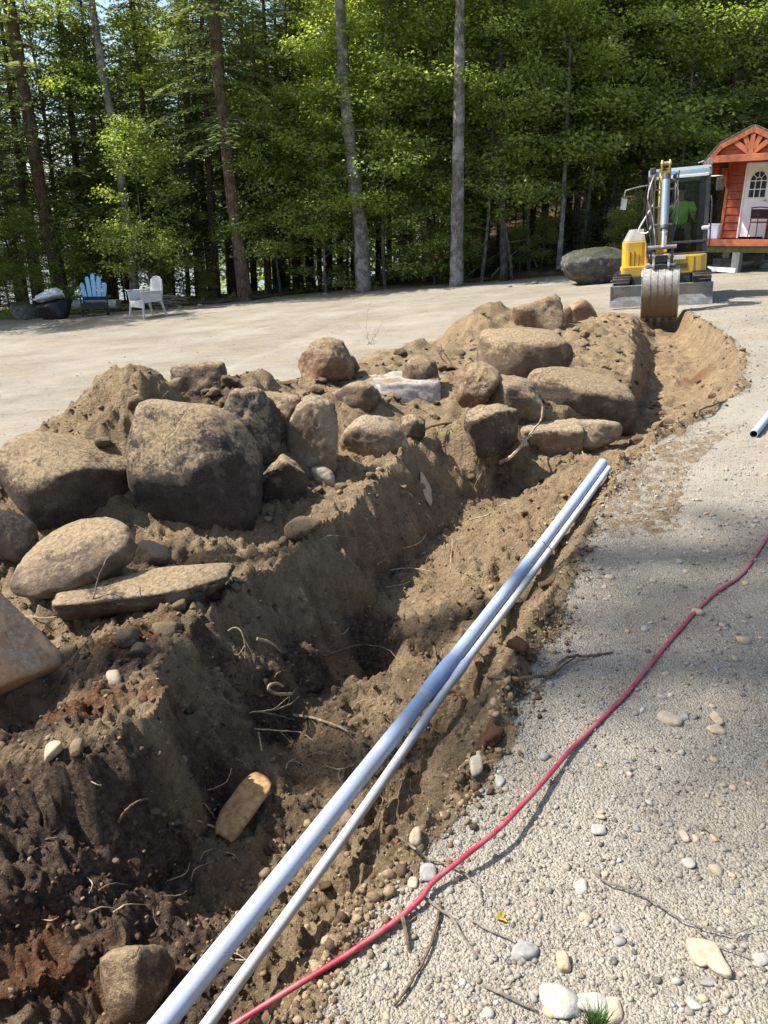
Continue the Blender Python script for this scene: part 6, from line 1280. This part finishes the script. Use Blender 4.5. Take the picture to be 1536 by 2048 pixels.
for s in (-1, 1): C(MB().box((s * .395, WY - .02, DK + DH / 2 + .02), (.05, .07, DH)), 'door_jamb', 'white_trim')
C(MB().box((0, WY - .02, DK + DH + .0), (.84, .07, .05)), 'door_lintel', 'white_trim')
wz = DK + 1.05
arch = [(-.25, wz), (.25, wz), (.25, wz + .42)] + [(.25 * math.cos(R(a)), wz + .42 + .25 * math.sin(R(a))) for a in range(15, 180, 15)] + [(-.25, wz + .42)]
gl = C(MB().prism(arch, WY - .03, WY - .024, 'y'), 'door_window', 'pane', 0, dr)
mu = MB()
for x in (-.083, .083): mu.box((x, WY - .034, wz + .21), (.022, .012, .42))
for z in (.21, .42): mu.box((0, WY - .0345, wz + z), (.5, .012, .022))
C(mu, 'window_bar', 'white_trim', 0, dr)
mu = MB()
for a in (45, 90, 135): mu.tube([(.09 * math.cos(R(a)), WY - .034, wz + .42 + .09 * math.sin(R(a))), (.25 * math.cos(R(a)), WY - .034, wz + .42 + .25 * math.sin(R(a)))], .011, 5)
mu.tube([(.09 * math.cos(R(a)), WY - .034, wz + .42 + .09 * math.sin(R(a))) for a in range(0, 181, 20)], .011, 5); C(mu, 'fan_bar', 'white_trim', 0, dr)
fr = MB().tube([(a[0], WY - .032, a[1]) for a in arch] + [(arch[0][0], WY - .032, arch[0][1])], .016, 6); C(fr, 'window_frame', 'white_trim', 0, dr)
C(MB().tube([(.3, WY - .03, DK + .98), (.3, WY - .08, DK + .98), (.22, WY - .085, DK + .98)], .014, 8), 'door_handle', 'ex_steel', 0, dr)
# deck
for k in range(9): C(MB().box((0, .02 + k * .13, DK - .02), (2.66, .122, .035)), 'deck_board', 'cedar2' if k % 2 else 'cedar')
C(MB().box((0, -.07, DK - .09), (2.7, .04, .16)), 'deck_fascia', 'cedar2')
C(MB().box((0, .03, DK - .25), (2.6, .09, .17)), 'deck_beam', 'treated'); C(MB().box((0, 1.0, DK - .25), (2.6, .09, .17)), 'deck_beam', 'treated'); C(MB().box((0, 2.9, DK - .22), (1.8, 3.3, .22)), 'floor_frame', 'treated')
for x in (-1.05, .0, 1.1):
    for y in (.12, 2.5): C(MB().box((x, y, (DK - .33) / 2 - .08), (.22, .3, DK - .33 + .16)), 'pier_block', 'block', .01)
# things on and under the deck
def on_cabin(name, loc, label, cat, rz=0.0):
    t = empty(name, cbn.matrix_basis @ Vector(loc), (0, 0, cbn.rotation_euler.z + rz)); return tag(t, label, cat)
MAT['chair_black'] = simple('black_metal', (.02, .02, .022), .4, .3, .05, 5, .5, 0); MAT['chair_red'] = simple('dark_red_mesh', (.075, .014, .02), .7, 0, .1, 20, .3, .1); MAT['cloth'] = simple('white_cloth', (.62, .62, .62), .8, 0, .06, 6, .2, .2); MAT['lav'] = simple('pale_lavender_plastic', (.62, .62, .72), .5, 0, .06, 6, .3, .1)
pc = on_cabin('porch_chair', (.52, .45, DK), 'black metal porch chair with dark red seat in front of the white door', 'chair', .7)
for s in (-1, 1):
    MB().tube([(s * .27, -.22, 0), (s * .27, -.2, .42), (s * .27, -.18, .6), (s * .27, .1, .62), (s * .26, .22, .6)], .014, 8).build('front_frame', MAT['chair_black'], pc, smooth=True)
    MB().tube([(s * .25, .28, 0), (s * .25, .22, .42), (s * .24, .28, .78)], .014, 8).build('rear_frame', MAT['chair_black'], pc, smooth=True)
MB().box((0, 0, .42), (.5, .46, .03)).build('seat', MAT['chair_red'], pc, bevel=.01)
MB().box((0, .26, .63), (.46, .025, .24), (-.15, 0, 0)).build('backrest', MAT['chair_red'], pc, bevel=.01); MB().tube([(-.24, .28, .78), (0, .29, .8), (.24, .28, .78)], .014, 8).build('top_rail', MAT['chair_black'], pc, smooth=True)
bx = on_cabin('plastic_box', (-.84, .2, DK), 'pale white plastic box standing on the near end of the deck', 'box', .1)
MB().box((0, 0, .18), (.28, .36, .36), None, 1.08).build('tub', MAT['lav'], bx, bevel=.02); MB().box((0, 0, .375), (.33, .41, .03)).build('lid', MAT['white_trim'], bx, bevel=.01)
cr = on_cabin('storage_crate', (-.35, .3, 0), 'dark crate topped by a white plank under the deck', 'crate'); MB().box((0, 0, .2), (.62, .4, .36)).build('crate_body', MAT['ex_black'], cr, bevel=.01)
wp = on_cabin('white_plank', (-.35, -.12, 0), 'white plank leaning below the front edge of the deck', 'plank'); MB().box((0, 0, .1), (.72, .05, .12), (-.2, .04, 0)).build('board', MAT['white_trim'], wp, bevel=.006)
q = hit(1528, 536); V, Fc = rock_verts(3, 71); o = link('stone', mesh_from('stone', V * [.16, .14, .1], Fc), MAT['p_white']); o.location = q + np.array([0, 0, .06]); tag(o, 'white stone on the gravel by the cabin', 'stone')

# ================================================================== FIRE PIT CORNER
def ground_pt(px, py):
    q = onbase(px, py); return (q[0], q[1], height(q[0], q[1]))
MAT['blue'] = simple('light_blue_paint', (.3, .56, .74), .55, 0, .06, 6, .4, .05); MAT['chair_shade'] = simple('shaded_chair_wood', (.035, .04, .045), .7, 0, .1, 6, .3, .1); MAT['resin'] = simple('white_resin', (.5, .5, .49), .5, 0, .06, 5, .4, .05); MAT['birch'] = barkmat('birch_bark_log', (.3, .29, .27), (.62, .61, .58), (.75, .74, .7), .6, 4); MAT['tarp_dark'] = simple('dark_cover', (.016, .018, .022), .55, 0, .2, 6, .4, .3)  # dark tone on chair seat, legs and arms stands in for shade
ad = empty('garden_chair', ground_pt(193, 632), (0, 0, .3)); ad.scale = (1.2, 1.2, 1.22); tag(ad, 'light blue slatted garden chair with shade painted on its seat at the wood edge', 'chair')
for k in range(5):
    x = (-.24, -.12, 0, .12, .24)[k]; h = (.8, .95, 1.02, .95, .8)[k]
    MB().prism([(x * .82 - .045, .3), (x * .82 + .045, .3), (x * 1.12 + .052, h * .96), (x * 1.12 + .025, h + .02), (x * 1.12 - .025, h + .02), (x * 1.12 - .052, h * .96)], .16, .18, 'y').build('back_slat', MAT['blue'], ad, bevel=.004).rotation_euler = (-.22, 0, 0)
for k in range(5): MB().box((0, -.3 + k * .1, .33 - k * .03), (.52, .088, .02), (.28, 0, 0)).build('seat_slat', MAT['chair_shade'], ad, bevel=.003)  # slats coloured dark to paint the shade on the seat
for s in (-1, 1):
    MB().box((s * .31, -.3, .225), (.03, .1, .45)).build('front_leg', MAT['chair_shade'], ad, bevel=.004); MB().box((s * .28, .05, .2), (.025, .95, .1), (.3, 0, 0)).build('rear_leg', MAT['chair_shade'], ad, bevel=.004); MB().box((s * .34, -.05, .46), (.13, .74, .022)).build('armrest', MAT['chair_shade'], ad, bevel=.006)
MB().box((0, .17, .4), (.56, .03, .08)).build('back_brace', MAT['chair_shade'], ad); MB().box((0, -.36, .26), (.6, .025, .14)).build('front_apron', MAT['chair_shade'], ad)
wc = empty('garden_chair', ground_pt(297, 634), (0, 0, -.75)); wc.scale = (1.12, 1.12, 1.15); tag(wc, 'white moulded garden chair turned sideways beside the stick pile', 'chair')
bkp = [(-.26, .36), (.26, .36), (.29, .7), (.25, .9), (.14, .97), (0, .99), (-.14, .97), (-.25, .9), (-.29, .7)]
MB().prism(bkp, .2, .225, 'y').build('backrest', MAT['resin'], wc, bevel=.01).rotation_euler = (-.12, 0, 0)
MB().box((0, -.03, .38), (.56, .54, .035), (.06, 0, 0)).build('seat', MAT['resin'], wc, bevel=.012)
for s in (-1, 1):
    MB().prism([(-.34, .6), (.2, .62), (.26, .58), (.22, .38), (-.3, .36)], s * .3 - .015, s * .3 + .015).build('side_panel', MAT['resin'], wc, bevel=.008); MB().box((s * .32, -.05, .62), (.1, .6, .025)).build('armrest', MAT['resin'], wc, bevel=.01)
    for y, dy in ((-.27, -.05), (.22, .1)): MB().tube([(s * .28, y, .4), (s * .33, y + dy, .0)], [.035, .022], 8).build('leg', MAT['resin'], wc)
MB().prism([(-.29, .37), (.29, .37), (.26, .24), (-.26, .24)], -.3, -.28, 'y').build('front_skirt', MAT['resin'], wc, bevel=.006)
def lay_log(pa_, pb_, rad, mat, label, name='log'):
    a = Vector(ground_pt(*pa_)); b = Vector(ground_pt(*pb_)); b.z += rad; a.z += rad
    o = empty(name, a); tag(o, label, 'log'); dlt = b - a; MB().tube([Vector((0, 0, 0)), dlt * .33 + Vector((0, 0, .02)), dlt * .66, dlt], [rad, rad * .97, rad * .93, rad * .9], 14).build('bark', MAT[mat], o, smooth=True)
    for p, q_ in ((Vector((0, 0, 0)), -1), (dlt, 1)): MB().tube([p, p + dlt.normalized() * .012 * q_], rad * .86, 14).build('cut_end', MAT['root'], o)
lay_log((112, 622), (238, 618), .17, 'birch', 'white birch log lying behind the light blue chair'); lay_log((262, 617), (352, 612), .11, 'bark_dark', 'grey log lying behind the white garden chair')
sp = empty('stick_pile', ground_pt(334, 618)); tag(sp, 'small pile of grey sticks beside the white garden chair', 'stick pile'); r_ = random.Random(3)
for k in range(16):
    a = r_.uniform(-.5, .5) + (3.14 if k % 2 else 0); x, y, z = r_.uniform(-.25, .25), r_.uniform(-.15, .15), .03 + .025 * k; L = r_.uniform(.25, .5); e = r_.uniform(-.3, .5)
    MB().tube([(x - L * math.cos(a), y - L * math.sin(a), max(.02, z - L * e * .4)), (x, y, z), (x + L * math.cos(a), y + L * math.sin(a), z + L * e * .6)], [.022, .02, .012], 6).build('stick', MAT['twig'], sp, smooth=True)
q = ground_pt(103, 641); V, Fc = rock_verts(4, 801, k=14, nplanes=6, amp=.04); o = link('covered_box', mesh_from('covered_box', V * [.5, .42, .3], Fc), MAT['tarp_dark']); o.location = (q[0], q[1] + .35, q[2] + .27); tag(o, 'black covered box standing under the pale bundle', 'box')
V, Fc = rock_verts(5, 805, k=9, nplanes=8, amp=.16, jag=.1); o = link('cloth_bundle', mesh_from('cloth_bundle', V * [.46, .34, .19] + np.stack([0 * V[:, 0], 0 * V[:, 0], .14 * V[:, 0]], -1), Fc), MAT['cloth']); o.location = (q[0] - .1, q[1] + .38, q[2] + .68); tag(o, 'crumpled pale cloth bundle lying on the black covered box', 'bundle')
q = ground_pt(45, 640); V, Fc = rock_verts(4, 809, k=7, amp=.06); o = link('boulder', mesh_from('boulder', V * [.48, .4, .32], Fc), MAT['stone_ledge']); o.location = (q[0], q[1] + .3, q[2] + .2); tag(o, 'brown grey boulder left of the black covered box', 'boulder')
for k, (px, py, s) in enumerate([(1228, 556, .09), (1216, 558, .06), (1240, 558, .07), (1020, 575, .06), (1070, 566, .08), (1095, 562, .06), (650, 590, .06), (700, 585, .05), (400, 612, .07), (360, 617, .06)]):
    q = ground_pt(px, py); V, Fc = rock_verts(2, 820 + k); o = link('stone', mesh_from('stone', V * [s * 1.3, s, s * .7], Fc), MAT['p_grey']); o.location = (q[0], q[1], q[2] + s * .3); tag(o, 'small grey stone at the edge of the wood', 'stone', 'small stones along the edge of the wood')
